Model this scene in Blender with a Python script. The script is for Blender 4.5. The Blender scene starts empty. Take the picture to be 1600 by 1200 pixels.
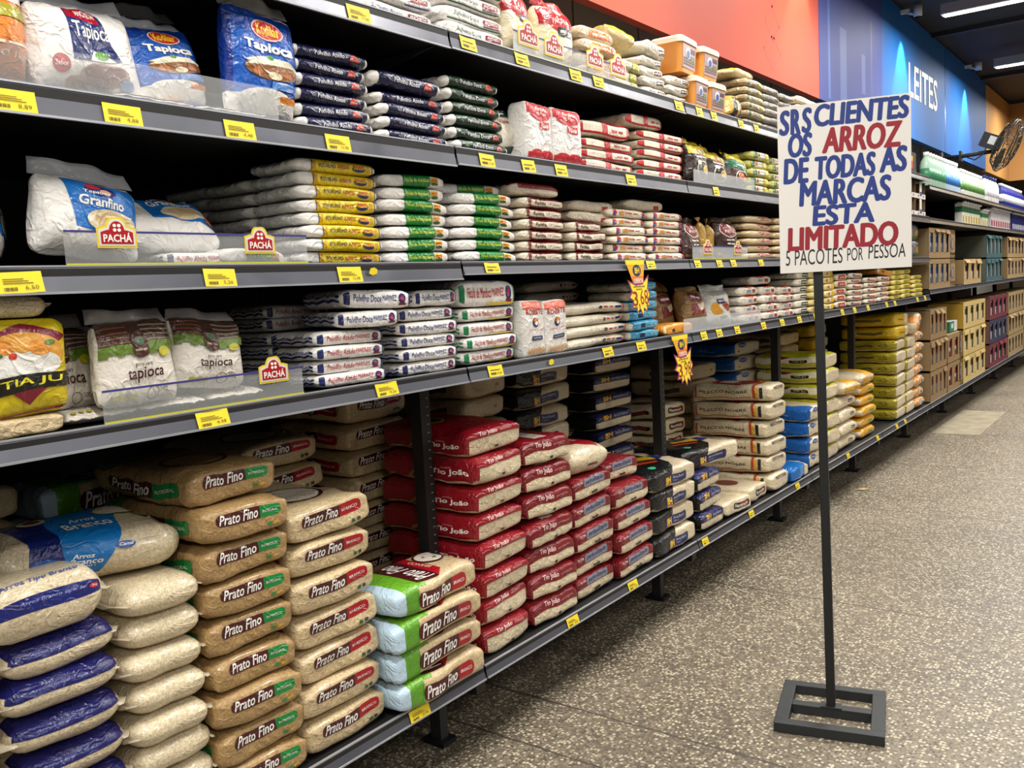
import bpy, bmesh, math, random
import numpy as np
from mathutils import Matrix, Vector

SC = bpy.context.scene
COL = SC.collection
RND = random.Random(7)

# ------------------------------------------------------------------ camera
CAM = np.array([1.543, 0.0, 1.32]); FPX = 1400.0
FWD = np.array([-0.59775298, 0.79480538, -0.10476539])
RGT = np.array([0.80140352, 0.59585613, -0.05203715])
UPV = np.array([-0.02106569, 0.11506471, 0.99313461])
cam = bpy.data.cameras.new('camera'); camo = bpy.data.objects.new('camera', cam); COL.objects.link(camo)
cam.sensor_width = 36.0; cam.lens = FPX * 36.0 / 1600.0; cam.clip_start = 0.02
camo.matrix_world = Matrix(((RGT[0], UPV[0], -FWD[0], CAM[0]), (RGT[1], UPV[1], -FWD[1], CAM[1]),
                            (RGT[2], UPV[2], -FWD[2], CAM[2]), (0, 0, 0, 1)))
SC.camera = camo

# ------------------------------------------------------------------ world, lamps, exposure
w = bpy.data.worlds.new('world'); SC.world = w; w.use_nodes = True
bg = w.node_tree.nodes['Background']; bg.inputs[0].default_value = (1.0, 0.97, 0.92, 1); bg.inputs[1].default_value = 0.12
SC.view_settings.view_transform = 'Standard'; SC.view_settings.look = 'None'
SC.view_settings.gamma = 1.0; SC.view_settings.use_curve_mapping = False
SC.view_settings.exposure = 0.36
LAMP_Y = [-2.1, 0.5, 3.15, 5.8, 8.5, 11.13, 13.8]
LAMP_X0, LAMP_X1, LAMP_Z = -0.13, 1.67, 3.45
LAMP_W = 72.0
for ly in LAMP_Y:
    ld = bpy.data.lights.new('tube_light', 'AREA'); ld.shape = 'RECTANGLE'
    ld.size = LAMP_X1 - LAMP_X0 - 0.06; ld.size_y = 0.05; ld.energy = LAMP_W; ld.color = (1.0, 0.955, 0.88)
    lo = bpy.data.objects.new('tube_light', ld); COL.objects.link(lo)
    lo.location = ((LAMP_X0 + LAMP_X1) / 2, ly, LAMP_Z - 0.048)
for lx in (3.9, 7.2):  # unseen lamps added beyond this aisle, throwing low-angle fill into the shelves
    for ly in (-1.5, 2.5, 6.5, 10.5):
        ld = bpy.data.lights.new('aisle_light', 'AREA'); ld.shape = 'RECTANGLE'; ld.size = 1.7; ld.size_y = 0.25; ld.energy = 50 if lx < 5 else 28; ld.color = (1.0, 0.95, 0.88)
        lo = bpy.data.objects.new('aisle_light', ld); COL.objects.link(lo); lo.location = (lx, ly, LAMP_Z - 0.05)
for sy, en in ((3.6, 38), (6.05, 38), (8.7, 110), (11.6, 110)):
    sd = bpy.data.lights.new('wash_light', 'SPOT'); sd.energy = en; sd.spot_size = math.radians(62); sd.spot_blend = 0.45
    sd.shadow_soft_size = 0.02; sd.color = (1.0, 0.93, 0.82) if sy < 7 else (0.5, 0.78, 1.0)
    so = bpy.data.objects.new('wash_light', sd); COL.objects.link(so)
    so.location = (-0.37, sy, 3.47)
    so.rotation_euler = Vector((-0.12, 0, -0.9)).to_track_quat('-Z', 'Y').to_euler()

# ------------------------------------------------------------------ helpers
def at(px, py, x=-0.03):
    """a point of the photograph on the upright plane at depth x along the shelves -> (Y, Z)"""
    v = FWD + RGT * (px - 800) / FPX - UPV * (py - 600) / FPX
    p = CAM + v * ((x - CAM[0]) / v[0]); return float(p[1]), float(p[2])

def tag(o, label=None, cat=None, group=None, kind=None):
    if label: o['label'] = label
    if cat: o['category'] = cat
    if group: o['group'] = group
    if kind: o['kind'] = kind
    return o

def empty(name, loc=(0, 0, 0), rot=None):
    o = bpy.data.objects.new(name, None); COL.objects.link(o); o.location = loc
    o.empty_display_size = 0.05
    if rot is not None: o.rotation_euler = rot
    return o

def lin(h):
    h = h.lstrip('#'); r = []
    for i in (0, 2, 4):
        c = int(h[i:i + 2], 16) / 255; r.append(c / 12.92 if c <= 0.04045 else ((c + 0.055) / 1.055) ** 2.4)
    return (*r, 1)

MATS = {}
def mat(h, kind='film'):
    key = (h, kind)
    if key in MATS: return MATS[key]
    m = bpy.data.materials.new(kind + '_' + h.lstrip('#')); MATS[key] = m
    m.use_nodes = True; nt = m.node_tree; N = nt.nodes; Lk = nt.links
    b = N['Principled BSDF']; c = lin(h)
    b.inputs['Base Color'].default_value = c
    def tc(scale, detail=3):
        t = N.new('ShaderNodeTexCoord'); n = N.new('ShaderNodeTexNoise'); n.inputs['Scale'].default_value = scale
        n.inputs['Detail'].default_value = detail; Lk.new(t.outputs['Object'], n.inputs['Vector']); return t, n
    def crinkle(vec, src, scale, amt=.34):
        n = N.new('ShaderNodeTexNoise'); n.inputs['Scale'].default_value = scale; n.inputs['Detail'].default_value = 2; n.inputs['Distortion'].default_value = 1.4
        Lk.new(vec, n.inputs['Vector'])
        a = N.new('ShaderNodeMath'); a.operation = 'SUBTRACT'; Lk.new(n.outputs[0], a.inputs[0]); a.inputs[1].default_value = .5
        b2 = N.new('ShaderNodeMath'); b2.operation = 'ABSOLUTE'; Lk.new(a.outputs[0], b2.inputs[0])
        m2 = N.new('ShaderNodeMapRange'); m2.inputs[1].default_value = 0; m2.inputs[2].default_value = .07; m2.inputs[3].default_value = amt; m2.inputs[4].default_value = 0; Lk.new(b2.outputs[0], m2.inputs[0])
        ad = N.new('ShaderNodeMath'); ad.operation = 'ADD'; Lk.new(m2.outputs[0], ad.inputs[0]); Lk.new(src, ad.inputs[1]); return ad.outputs[0]
    def bump(src, st, d):
        bp = N.new('ShaderNodeBump'); bp.inputs['Strength'].default_value = st; bp.inputs['Distance'].default_value = d
        Lk.new(src, bp.inputs['Height']); Lk.new(bp.outputs[0], b.inputs['Normal'])
    if kind == 'film':
        b.inputs['Roughness'].default_value = 0.24; b.inputs['Specular IOR Level'].default_value = 0.6
        t, n = tc(34, 5); n.inputs['Roughness'].default_value = .62; bump(crinkle(t.outputs['Object'], n.outputs[0], 15), 0.6, 0.008)
    elif kind == 'rice':
        b.inputs['Roughness'].default_value = 0.36; b.inputs['Coat Weight'].default_value = 0.5; b.inputs['Coat Roughness'].default_value = 0.16
        t = N.new('ShaderNodeTexCoord'); v = N.new('ShaderNodeTexVoronoi'); v.inputs['Scale'].default_value = 300
        Lk.new(t.outputs['Object'], v.inputs['Vector'])
        r = N.new('ShaderNodeMixRGB'); r.inputs[1].default_value = (c[0] * .76, c[1] * .73, c[2] * .66, 1)
        r.inputs[2].default_value = (min(1, c[0] * 1.14), min(1, c[1] * 1.14), min(1, c[2] * 1.14), 1)
        sp = N.new('ShaderNodeSeparateColor'); Lk.new(v.outputs['Color'], sp.inputs[0]); Lk.new(sp.outputs[0], r.inputs[0])
        Lk.new(r.outputs[0], b.inputs['Base Color'])
        n = N.new('ShaderNodeTexNoise'); n.inputs['Scale'].default_value = 26; n.inputs['Detail'].default_value = 6; n.inputs['Roughness'].default_value = .62
        Lk.new(t.outputs['Object'], n.inputs['Vector']); bump(crinkle(t.outputs['Object'], n.outputs[0], 12, .16), 0.75, 0.010)
    elif kind == 'metal':
        b.inputs['Metallic'].default_value = 0.6; b.inputs['Roughness'].default_value = 0.33
        t, n = tc(14, 6)
        r = N.new('ShaderNodeMapRange'); r.inputs[3].default_value = 0.22; r.inputs[4].default_value = 0.5
        Lk.new(n.outputs[0], r.inputs[0]); Lk.new(r.outputs[0], b.inputs['Roughness'])
    elif kind == 'paper':
        b.inputs['Roughness'].default_value = 0.6
    elif kind == 'card':
        b.inputs['Roughness'].default_value = 0.8
        t, n = tc(60, 4); r = N.new('ShaderNodeMixRGB'); r.inputs[1].default_value = (c[0] * .85, c[1] * .85, c[2] * .82, 1); r.inputs[2].default_value = c
        Lk.new(n.outputs[0], r.inputs[0]); Lk.new(r.outputs[0], b.inputs['Base Color'])
    elif kind == 'matte':
        b.inputs['Roughness'].default_value = 0.55
    elif kind == 'gloss':
        b.inputs['Roughness'].default_value = 0.34
    elif kind == 'glow':
        b.inputs['Emission Color'].default_value = c; b.inputs['Emission Strength'].default_value = 9.0
    elif kind in ('clear', 'veil'):
        for nd in list(N):
            if nd.type == 'BSDF_PRINCIPLED': N.remove(nd)
        out = [x for x in N if x.type == 'OUTPUT_MATERIAL'][0]
        tr = N.new('ShaderNodeBsdfTransparent'); pr = N.new('ShaderNodeBsdfPrincipled')
        pr.inputs['Base Color'].default_value = c; pr.inputs['Roughness'].default_value = 0.12 if kind == 'clear' else 0.25
        mx = N.new('ShaderNodeMixShader'); fr = N.new('ShaderNodeLayerWeight'); fr.inputs[0].default_value = 0.35
        mr = N.new('ShaderNodeMapRange'); mr.inputs[3].default_value = 0.09 if kind == 'clear' else 0.4; mr.inputs[4].default_value = 0.6
        Lk.new(fr.outputs['Facing'], mr.inputs[0]); Lk.new(mr.outputs[0], mx.inputs[0])
        Lk.new(tr.outputs[0], mx.inputs[1]); Lk.new(pr.outputs[0], mx.inputs[2]); Lk.new(mx.outputs[0], out.inputs[0])
        if kind == 'veil':
            t = N.new('ShaderNodeTexCoord'); n = N.new('ShaderNodeTexNoise'); n.inputs['Scale'].default_value = 40
            Lk.new(t.outputs['Object'], n.inputs['Vector']); bp = N.new('ShaderNodeBump'); bp.inputs['Strength'].default_value = .7; bp.inputs['Distance'].default_value = .008
            Lk.new(n.outputs[0], bp.inputs['Height']); Lk.new(bp.outputs[0], pr.inputs['Normal'])
    return m

class MB:
    """collects simple shapes, then links them as ONE mesh object"""
    def __init__(s): s.v = []; s.f = []; s.m = []; s.ms = []; s.sm = []
    def mi(s, m):
        if m not in s.ms: s.ms.append(m)
        return s.ms.index(m)
    def add(s, vs, fs, m, smooth=False):
        o = len(s.v); s.v += [tuple(map(float, p)) for p in vs]; k = s.mi(m)
        for f in fs: s.f.append([i + o for i in f]); s.m.append(k); s.sm.append(smooth)
        return s
    def box(s, a, b, m, M=None):
        x0, y0, z0 = a; x1, y1, z1 = b
        vs = [(x0, y0, z0), (x1, y0, z0), (x1, y1, z0), (x0, y1, z0), (x0, y0, z1), (x1, y0, z1), (x1, y1, z1), (x0, y1, z1)]
        if M is not None: vs = [tuple(M @ Vector(p)) for p in vs]
        return s.add(vs, [(0, 3, 2, 1), (4, 5, 6, 7), (0, 1, 5, 4), (1, 2, 6, 5), (2, 3, 7, 6), (3, 0, 4, 7)], m)
    def prism(s, poly, M, d, m):
        """poly in the local xy plane, thickness d along +z, M places it"""
        n = len(poly); vs = [M @ Vector((x, y, 0)) for x, y in poly] + [M @ Vector((x, y, d)) for x, y in poly]
        fs = [list(range(n))[::-1], [i + n for i in range(n)]] + [(i, (i + 1) % n, (i + 1) % n + n, i + n) for i in range(n)]
        return s.add(vs, fs, m)
    def text(s, st, x0, x1, y0, y1, M, m, z=0.0, **kw):
        v, f = text_tris(st, **kw)
        k = max(1, len(v) // 4) if kw.get('bold', 0) > 0 else len(v)     # the four strokes of a bold letter sit a hair apart
        vs = [M @ Vector((x0 + (x1 - x0) * a, y0 + (y1 - y0) * b, z + .00006 * (i // k))) for i, (a, b) in enumerate(v)]
        return s.add(vs, f, m)
    def tube(s, pts, r, m, n=8):
        pts = [Vector(p) for p in pts]; vs = []; fs = []
        for i, p in enumerate(pts):
            d = (pts[min(i + 1, len(pts) - 1)] - pts[max(i - 1, 0)]).normalized()
            a = d.orthogonal().normalized() if i == 0 else (a - d * a.dot(d)).normalized()
            b = d.cross(a)
            for k in range(n):
                t = 2 * math.pi * k / n; vs.append(p + a * r * math.cos(t) + b * r * math.sin(t))
        for i in range(len(pts) - 1):
            for k in range(n): fs.append((i * n + k, i * n + (k + 1) % n, (i + 1) * n + (k + 1) % n, (i + 1) * n + k))
        fs += [tuple(range(n))[::-1], tuple((len(pts) - 1) * n + k for k in range(n))]
        return s.add(vs, fs, m, True)
    def lathe(s, prof, m, n=20, sx=1, sy=1):
        vs = []; fs = []
        for r, z in prof:
            for k in range(n):
                t = 2 * math.pi * k / n; c, q = math.cos(t), math.sin(t)
                vs.append((r * sx * c, r * sy * q, z))
        for i in range(len(prof) - 1):
            for k in range(n): fs.append((i * n + k, i * n + (k + 1) % n, (i + 1) * n + (k + 1) % n, (i + 1) * n + k))
        fs += [tuple(range(n))[::-1], tuple((len(prof) - 1) * n + k for k in range(n))]
        return s.add(vs, fs, m, True)
    def mesh(s, name):
        me = bpy.data.meshes.new(name); me.from_pydata(s.v, [], s.f)
        for m in s.ms: me.materials.append(m)
        me.polygons.foreach_set('material_index', s.m); me.polygons.foreach_set('use_smooth', s.sm); me.update(); return me
    def build(s, name, parent=None, bevel=0):
        o = bpy.data.objects.new(name, s.mesh(name)); COL.objects.link(o)
        if parent is not None: o.parent = parent
        if bevel:
            bm = o.modifiers.new('bevel', 'BEVEL'); bm.width = bevel; bm.segments = 2; bm.limit_method = 'ANGLE'
        return o

_T = {}
def text_tris(st, bold=0.0, shear=0.0, res=2):
    key = (st, bold, shear, res)
    if key in _T: return _T[key]
    cu = bpy.data.curves.new('t', 'FONT'); cu.body = st; cu.offset = min(bold, 0.0); cu.shear = shear; cu.resolution_u = res
    o = bpy.data.objects.new('t', cu); COL.objects.link(o)
    me = o.evaluated_get(bpy.context.evaluated_depsgraph_get()).to_mesh() if False else None
    bpy.context.view_layer.update()
    oe = o.evaluated_get(bpy.context.evaluated_depsgraph_get()); me = oe.to_mesh()
    me.calc_loop_triangles()
    v = np.array([p.co[:2] for p in me.vertices]); f = [tuple(t.vertices) for t in me.loop_triangles]
    oe.to_mesh_clear(); bpy.data.objects.remove(o); bpy.data.curves.remove(cu)
    if bold > 0:
        dd = [(-1, -1), (1, -1), (1, 1), (-1, 1)]; f0 = f; k = len(v)
        v = np.concatenate([v + np.array(d) * bold * .8 for d in dd]); f = [tuple(i + k * q for i in t) for q in range(4) for t in f0]
    lo, hi = v.min(0), v.max(0); v = (v - lo) / np.maximum(hi - lo, 1e-6)
    f2 = []
    for a, b, c in f:
        A, B, Cc = v[a], v[b], v[c]
        cr = (B[0] - A[0]) * (Cc[1] - A[1]) - (B[1] - A[1]) * (Cc[0] - A[0])
        if abs(cr) < 1e-9: continue
        f2.append((a, b, c) if cr > 0 else (a, c, b))
    _T[key] = ([tuple(p) for p in v], f2); return _T[key]

# ------------------------------------------------------------------ bags
def face_pt(face, a, b):
    o = np.ones_like(a)
    return {'F': lambda: (a, -o, b), 'K': lambda: (-a, o, b), 'T': lambda: (a, b, o), 'U': lambda: (a, -b, -o),
            'L': lambda: (-o, -a, b), 'R': lambda: (o, a, b)}[face]()

def grid_lines(n):
    g = np.linspace(-1, 1, n + 1); return 0.6 * g + 0.4 * np.sin(g * math.pi / 2)

class Shape:
    def __init__(s, L, B, T, r=0.45, mode='lie', px=0.35, kx=10, py=0.15, ky=8, bulge=0.04, gx=0.0, noise=0.0025, seed=0, sag=0.0, cl=1.0):
        s.h = np.array([L, B, T]) / 2; s.r = r * min(s.h) * 2 * 0.5; s.__dict__.update(mode=mode, px=px, kx=kx, py=py, ky=ky, bulge=bulge, gx=gx, noise=noise, sag=sag, cl=cl)
        rg = np.random.RandomState(seed)
        fr = (4 if max(s.h) > .1 else 9)
        s.K = rg.normal(size=(9, 3)) * np.linspace(9, 42, 9)[:, None] * (1 if max(s.h) > 0.11 else 1.4); s.ph = rg.uniform(0, 6.28, 9)
        s.D = rg.normal(size=(9, 3)); s.D /= np.linalg.norm(s.D, axis=1)[:, None]; s.A = noise * 1.6 / (1 + np.arange(9) * 0.35)
        s.cp = rg.uniform(0, 6.28, 4); s.ck = rg.uniform(14, 26, 4)
    def pts(s, C, off=0.0):
        h, r = s.h, s.r; P = C * h; inn = np.clip(P, -(h - r), h - r); v = P - inn
        n = v / np.maximum(np.linalg.norm(v, axis=1), 1e-9)[:, None]; p = inn + n * r
        q = p / h
        ends = np.abs(q[:, 0]) ** s.kx; e2 = np.abs(q[:, 1 if s.mode == 'lie' else 2]) ** s.ky
        f = (1 - s.px * ends) * (1 - s.py * e2)
        if s.mode == 'lie':
            p[:, 2] *= f * (1 + s.bulge * (1 - q[:, 0] ** 2) * (1 - q[:, 1] ** 2)); p[:, 1] *= 1 - s.gx * ends
            cr = np.abs(q[:, 0]) ** 5
            p[:, 2] += s.noise * 0.9 * cr * np.sin(q[:, 1] * s.ck[0] + s.cp[0]) + s.noise * .5 * cr * np.sin(q[:, 1] * s.ck[1] * 1.7 + s.cp[1])
            if s.sag: p[:, 2] -= s.sag * (q[:, 0] ** 2)
        else:
            p[:, 1] *= f * (1 + s.bulge * (1 - q[:, 0] ** 2) * (1 - q[:, 2] ** 2)); p[:, 0] *= 1 - s.gx * e2
            cr = np.abs(q[:, 2]) ** 4
            p[:, 1] += s.noise * .9 * cr * np.sin(q[:, 0] * s.ck[0] + s.cp[0])
        ph = p @ s.K.T + s.ph; p = p + (np.sin(ph) * s.A) @ s.D * 0.7
        p[:, 2] = np.clip(p[:, 2], -h[2] * s.cl, h[2] * s.cl) if s.mode == 'lie' else p[:, 2]
        p = p + n * off; p[:, 2] += h[2]
        return p

def clip_cells(poly, ga, gb):
    def split(polys, ax, lines):
        out = []
        for P in polys:
            lo = min(p[ax] for p in P); hi = max(p[ax] for p in P); rem = P
            for t in lines:
                if t <= lo + 1e-7 or t >= hi - 1e-7: continue
                A, B = [], []; n = len(rem)
                for i in range(n):
                    p, q = rem[i], rem[(i + 1) % n]; dp, dq = p[ax] - t, q[ax] - t
                    if dp <= 0: A.append(p)
                    if dp >= 0: B.append(p)
                    if (dp < 0 < dq) or (dq < 0 < dp):
                        u = dp / (dp - dq); x = (p[0] + (q[0] - p[0]) * u, p[1] + (q[1] - p[1]) * u); A.append(x); B.append(x)
                if len(A) >= 3: out.append(A)
                rem = B
                if len(rem) < 3: break
            if len(rem) >= 3: out.append(rem)
        return out
    out = []
    for P in split(split([poly], 0, ga), 1, gb):
        cx = sum(p[0] for p in P) / len(P); cy = sum(p[1] for p in P) / len(P)
        i = min(max(int(np.searchsorted(ga, cx)) - 1, 0), len(ga) - 2); j = min(max(int(np.searchsorted(gb, cy)) - 1, 0), len(gb) - 2)
        x0, y0, dx, dy = ga[i], gb[j], ga[i + 1] - ga[i], gb[j + 1] - gb[j]
        Q = [((p[0] - x0) / dx - (p[1] - y0) / dy, p) for p in P]; A, B = [], []; n = len(Q)
        for k in range(n):
            (d, p), (e, q) = Q[k], Q[(k + 1) % n]
            if d <= 1e-9: A.append(p)
            if d >= -1e-9: B.append(p)
            if (d < -1e-9 and e > 1e-9) or (e < -1e-9 and d > 1e-9):
                u = d / (d - e); x = (p[0] + (q[0] - p[0]) * u, p[1] + (q[1] - p[1]) * u); A.append(x); B.append(x)
        for c in (A, B):
            if len(c) >= 3: out.append(c)
    return out

def rrect(a0, a1, b0, b1, ra, rb, n=5):
    ra = min(ra, (a1 - a0) / 2); rb = min(rb, (b1 - b0) / 2)
    if ra <= 0 or rb <= 0: return [(a0, b0), (a1, b0), (a1, b1), (a0, b1)]
    P = []
    for cx, cy, t0 in ((a1 - ra, b0 + rb, -90), (a1 - ra, b1 - rb, 0), (a0 + ra, b1 - rb, 90), (a0 + ra, b0 + rb, 180)):
        for k in range(n + 1):
            t = math.radians(t0 + 90 * k / n); P.append((cx + ra * math.cos(t), cy + rb * math.sin(t)))
    return P
def ellipse(cx, cy, rx, ry, n=22): return [(cx + rx * math.cos(2 * math.pi * k / n), cy + ry * math.sin(2 * math.pi * k / n)) for k in range(n)]

class Design:
    def __init__(s, name, L, B, T, base, prints, seal=None, res=12, **shape):
        s.name, s.L, s.B, s.T, s.base, s.prints, s.shape, s.res, s.seal = name, L, B, T, base, prints, shape, res, seal
        s.vars = {}; s.flat = None
    def half(s, face):
        return {'F': (s.L / 2, s.T / 2), 'K': (s.L / 2, s.T / 2), 'T': (s.L / 2, s.B / 2), 'U': (s.L / 2, s.B / 2), 'L': (s.B / 2, s.T / 2), 'R': (s.B / 2, s.T / 2)}[face]
    def flatten(s):
        """all printing as polygons in cube coordinates, split along the body's own grid"""
        if s.flat is not None: return s.flat
        g = grid_lines(s.res); out = []; lay = 0
        for pr in s.prints:
            k, face = pr[0], pr[1]; ha, hb = s.half(face); polys = []
            if k == 'r':      # rounded rectangle: face, a0, a1, b0, b1, colour, radius (m)
                _, _, a0, a1, b0, b1, c = pr[:7]; r = pr[7] if len(pr) > 7 else 0
                polys = [rrect(a0, a1, b0, b1, r / ha, r / hb)]
            elif k == 'e': _, _, cx, cy, rx, ry, c = pr[:7]; polys = [ellipse(cx, cy, rx, ry)]
            elif k == 'p': c = pr[2]; polys = [list(pr[3])]
            elif k == 'o':    # ring
                _, _, cx, cy, rx, ry, c, t = pr; A = ellipse(cx, cy, rx, ry, 26); B2 = ellipse(cx, cy, rx * (1 - t), ry * (1 - t), 26)
                polys = [[A[i], A[(i + 1) % 26], B2[(i + 1) % 26], B2[i]] for i in range(26)]
            elif k == 't':    # text: face, string, a0, a1, b0, b1, colour, options
                _, _, st, a0, a1, b0, b1, c = pr[:8]; kw = pr[8] if len(pr) > 8 else {}
                kw = dict(kw); rot = kw.pop('rot', 0)
                v, f = text_tris(st, **kw)
                if rot == 0: w2 = [(a0 + (a1 - a0) * x, b0 + (b1 - b0) * y) for x, y in v]
                elif rot == 180: w2 = [(a1 - (a1 - a0) * x, b1 - (b1 - b0) * y) for x, y in v]
                else: w2 = [(a0 + (a1 - a0) * (1 - y), b0 + (b1 - b0) * x) for x, y in v]
                polys = [[w2[i] for i in t] for t in f]
                if kw.get('bold', 0) > 0:
                    q4 = len(polys) // 4; sets = [polys[q * q4:(q + 1) * q4] for q in range(4)]
            lay += 1
            if not (k == 't' and kw.get('bold', 0) > 0): sets = [polys]
            for q, polys in enumerate(sets): s.layer(polys, g, face, c, lay + .2 * q, out)
        s.flat = out; return out
    @staticmethod
    def layer(polys, g, face, c, lay, out):
            cells = []
            for P in polys: cells += clip_cells(P, g, g)
            idx = {}; V = []; F = []
            for cell in cells:
                ff = []
                for p in cell:
                    kk = (round(p[0], 5), round(p[1], 5))
                    if kk not in idx: idx[kk] = len(V); V.append(p)
                    if not ff or ff[-1] != idx[kk]: ff.append(idx[kk])
                if ff and ff[0] == ff[-1]: ff.pop()
                if len(set(ff)) >= 3: F.append(ff)
            if not V: return
            V = np.clip(np.array(V), -0.9999, 0.9999)
            out.append((face, V, F, c, lay))
    def mesh(s, var):
        if var in s.vars: return s.vars[var]
        sh = Shape(s.L, s.B, s.T, seed=hash_str(s.name) + var * 13, **s.shape)
        g = grid_lines(s.res); n = s.res; V = []; F = []; idx = {}; GP = {}; GN = {}
        for face in 'FKTULR':
            A, B = np.meshgrid(g, g, indexing='ij'); pts = np.stack(face_pt(face, A.ravel(), B.ravel()), 1); ids = []
            GP[face] = sh.pts(pts).reshape(n + 1, n + 1, 3); GN[face] = sh.pts(pts, 1.0).reshape(n + 1, n + 1, 3) - GP[face]
            for p in pts:
                kk = tuple(np.round(p, 5))
                if kk not in idx: idx[kk] = len(V); V.append(p)
                ids.append(idx[kk])
            for i in range(n):
                for j in range(n):
                    q = [ids[i * (n + 1) + j], ids[(i + 1) * (n + 1) + j], ids[(i + 1) * (n + 1) + j + 1], ids[i * (n + 1) + j + 1]]
                    F.append([q[0], q[1], q[2]]); F.append([q[0], q[2], q[3]])
        P = [sh.pts(np.array(V))]; nv = len(V); mi = [0] * len(F); ms = [mat(*s.base)]
        for face, ab, ff, c, lay in s.flatten():
            # carried by the very triangles of the body, a hair above them
            i = np.clip(np.searchsorted(g, ab[:, 0]) - 1, 0, n - 1); j = np.clip(np.searchsorted(g, ab[:, 1]) - 1, 0, n - 1)
            u = ((ab[:, 0] - g[i]) / (g[i + 1] - g[i]))[:, None]; v = ((ab[:, 1] - g[j]) / (g[j + 1] - g[j]))[:, None]
            def lerp(G):
                a, b2, c2, d2 = G[i, j], G[i + 1, j], G[i + 1, j + 1], G[i, j + 1]
                return np.where(u >= v, a + u * (b2 - a) + v * (c2 - b2), a + v * (d2 - a) + u * (c2 - d2))
            cp = lerp(GP[face]) + lerp(GN[face]) * (0.0004 + 0.0002 * lay)
            P.append(cp); mm = mat(c) if isinstance(c, str) else mat(*c)
            if mm not in ms: ms.append(mm)
            k = ms.index(mm); F += [[i + nv for i in f] for f in ff]; mi += [k] * len(ff); nv += len(cp)
        me = bpy.data.meshes.new(s.name); me.from_pydata(np.concatenate(P).tolist(), [], F)
        for m in ms: me.materials.append(m)
        me.polygons.foreach_set('material_index', mi); me.polygons.foreach_set('use_smooth', [True] * len(F)); me.update()
        s.vars[var] = me; return me
    def seal_meshes(s, var):
        """crimped film beyond the filled body"""
        key = ('seal', var)
        if key in s.vars: return s.vars[key]
        out = []
        if s.seal:
            kind, ln, m = s.seal; rg = np.random.RandomState(hash_str(s.name) + var)
            if kind == 'top':
                n = 14; V = []; F = []; ph = rg.uniform(0, 6, 3)
                for k, (u, wd) in enumerate(((-.06, .985), (.3, .97), (.7, .955), (1, .95))):
                    for i in range(n + 1):
                        t = i / n * 2 - 1
                        z = s.T + ln * u * (1 + .12 * math.sin(t * 3 + ph[0]) * (u > .5)); y = 0.004 * math.sin(t * 7 + ph[1]) * (u + .3) + .012 * u * math.sin(t * 2.2 + ph[2]) + u * ln * .25
                        V.append((t * s.L / 2 * wd, y, z))
                for k in range(3):
                    for i in range(n): F.append((k * (n + 1) + i, k * (n + 1) + i + 1, (k + 1) * (n + 1) + i + 1, (k + 1) * (n + 1) + i))
                out.append(('top_seal', V, F))
            else:
                for sg in (-1, 1):
                    n = 12; V = []; F = []; ph = rg.uniform(0, 6, 3)
                    for k, u in enumerate((-.5, 0, .55, 1)):
                        for i in range(n + 1):
                            t = i / n * 2 - 1; wd = 1 - .18 * max(u, 0)
                            V.append((sg * (s.L / 2 - .004 + ln * u * (1 + .15 * math.sin(4 * t + ph[0]))), t * s.B / 2 * wd * .96, s.T * .5 + .006 * math.sin(t * 8 + ph[1]) * max(u, 0) - ln * .35 * max(u, 0)))
                    for k in range(3):
                        for i in range(n):
                            q = (k * (n + 1) + i, k * (n + 1) + i + 1, (k + 1) * (n + 1) + i + 1, (k + 1) * (n + 1) + i); F.append(q if sg < 0 else q[::-1])
                    out.append(('end_seal', V, F))
            res = []
            for nm, V, F in out:
                me = bpy.data.meshes.new(nm); me.from_pydata(V, [], F); me.materials.append(mat(*m)); me.polygons.foreach_set('use_smooth', [True] * len(F)); me.update(); res.append((nm, me))
            out = res
        s.vars[key] = out; return out

def hash_str(t):
    h = 0
    for ch in t: h = (h * 31 + ord(ch)) % 100003
    return h

PROTO = {}
def place(d, name, label, cat, M, group=None, var=0):
    """one bag: the first of its kind and variant is built, the rest are copies with copies of their parts"""
    key = (d.name, var, name)
    if key not in PROTO:
        o = bpy.data.objects.new(name, d.mesh(var)); COL.objects.link(o)
        ch = []
        for nm, me in d.seal_meshes(var):
            c = bpy.data.objects.new(nm, me); COL.objects.link(c); c.parent = o; ch.append(c)
            sd = c.modifiers.new('film', 'SOLIDIFY'); sd.thickness = 0.0008
        PROTO[key] = (o, ch)
    else:
        src, sch = PROTO[key]; o = src.copy(); COL.objects.link(o)
        for c0 in sch: c = c0.copy(); COL.objects.link(c); c.parent = o
        if 'group' in o: del o['group']
    o.matrix_world = M; tag(o, label, cat, group); return o

def mtx(loc, rz=0, lean=0, roll=0, sc=(1, 1, 1)):
    """rz: turn about the vertical; 0 faces the aisle. lean: top away from the aisle. roll: sideways"""
    return (Matrix.Translation(loc) @ Matrix.Rotation(math.radians(90 + rz), 4, 'Z') @ Matrix.Rotation(math.radians(-lean), 4, 'X')
            @ Matrix.Rotation(math.radians(roll), 4, 'Y') @ Matrix.Diagonal((*sc, 1)))

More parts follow.
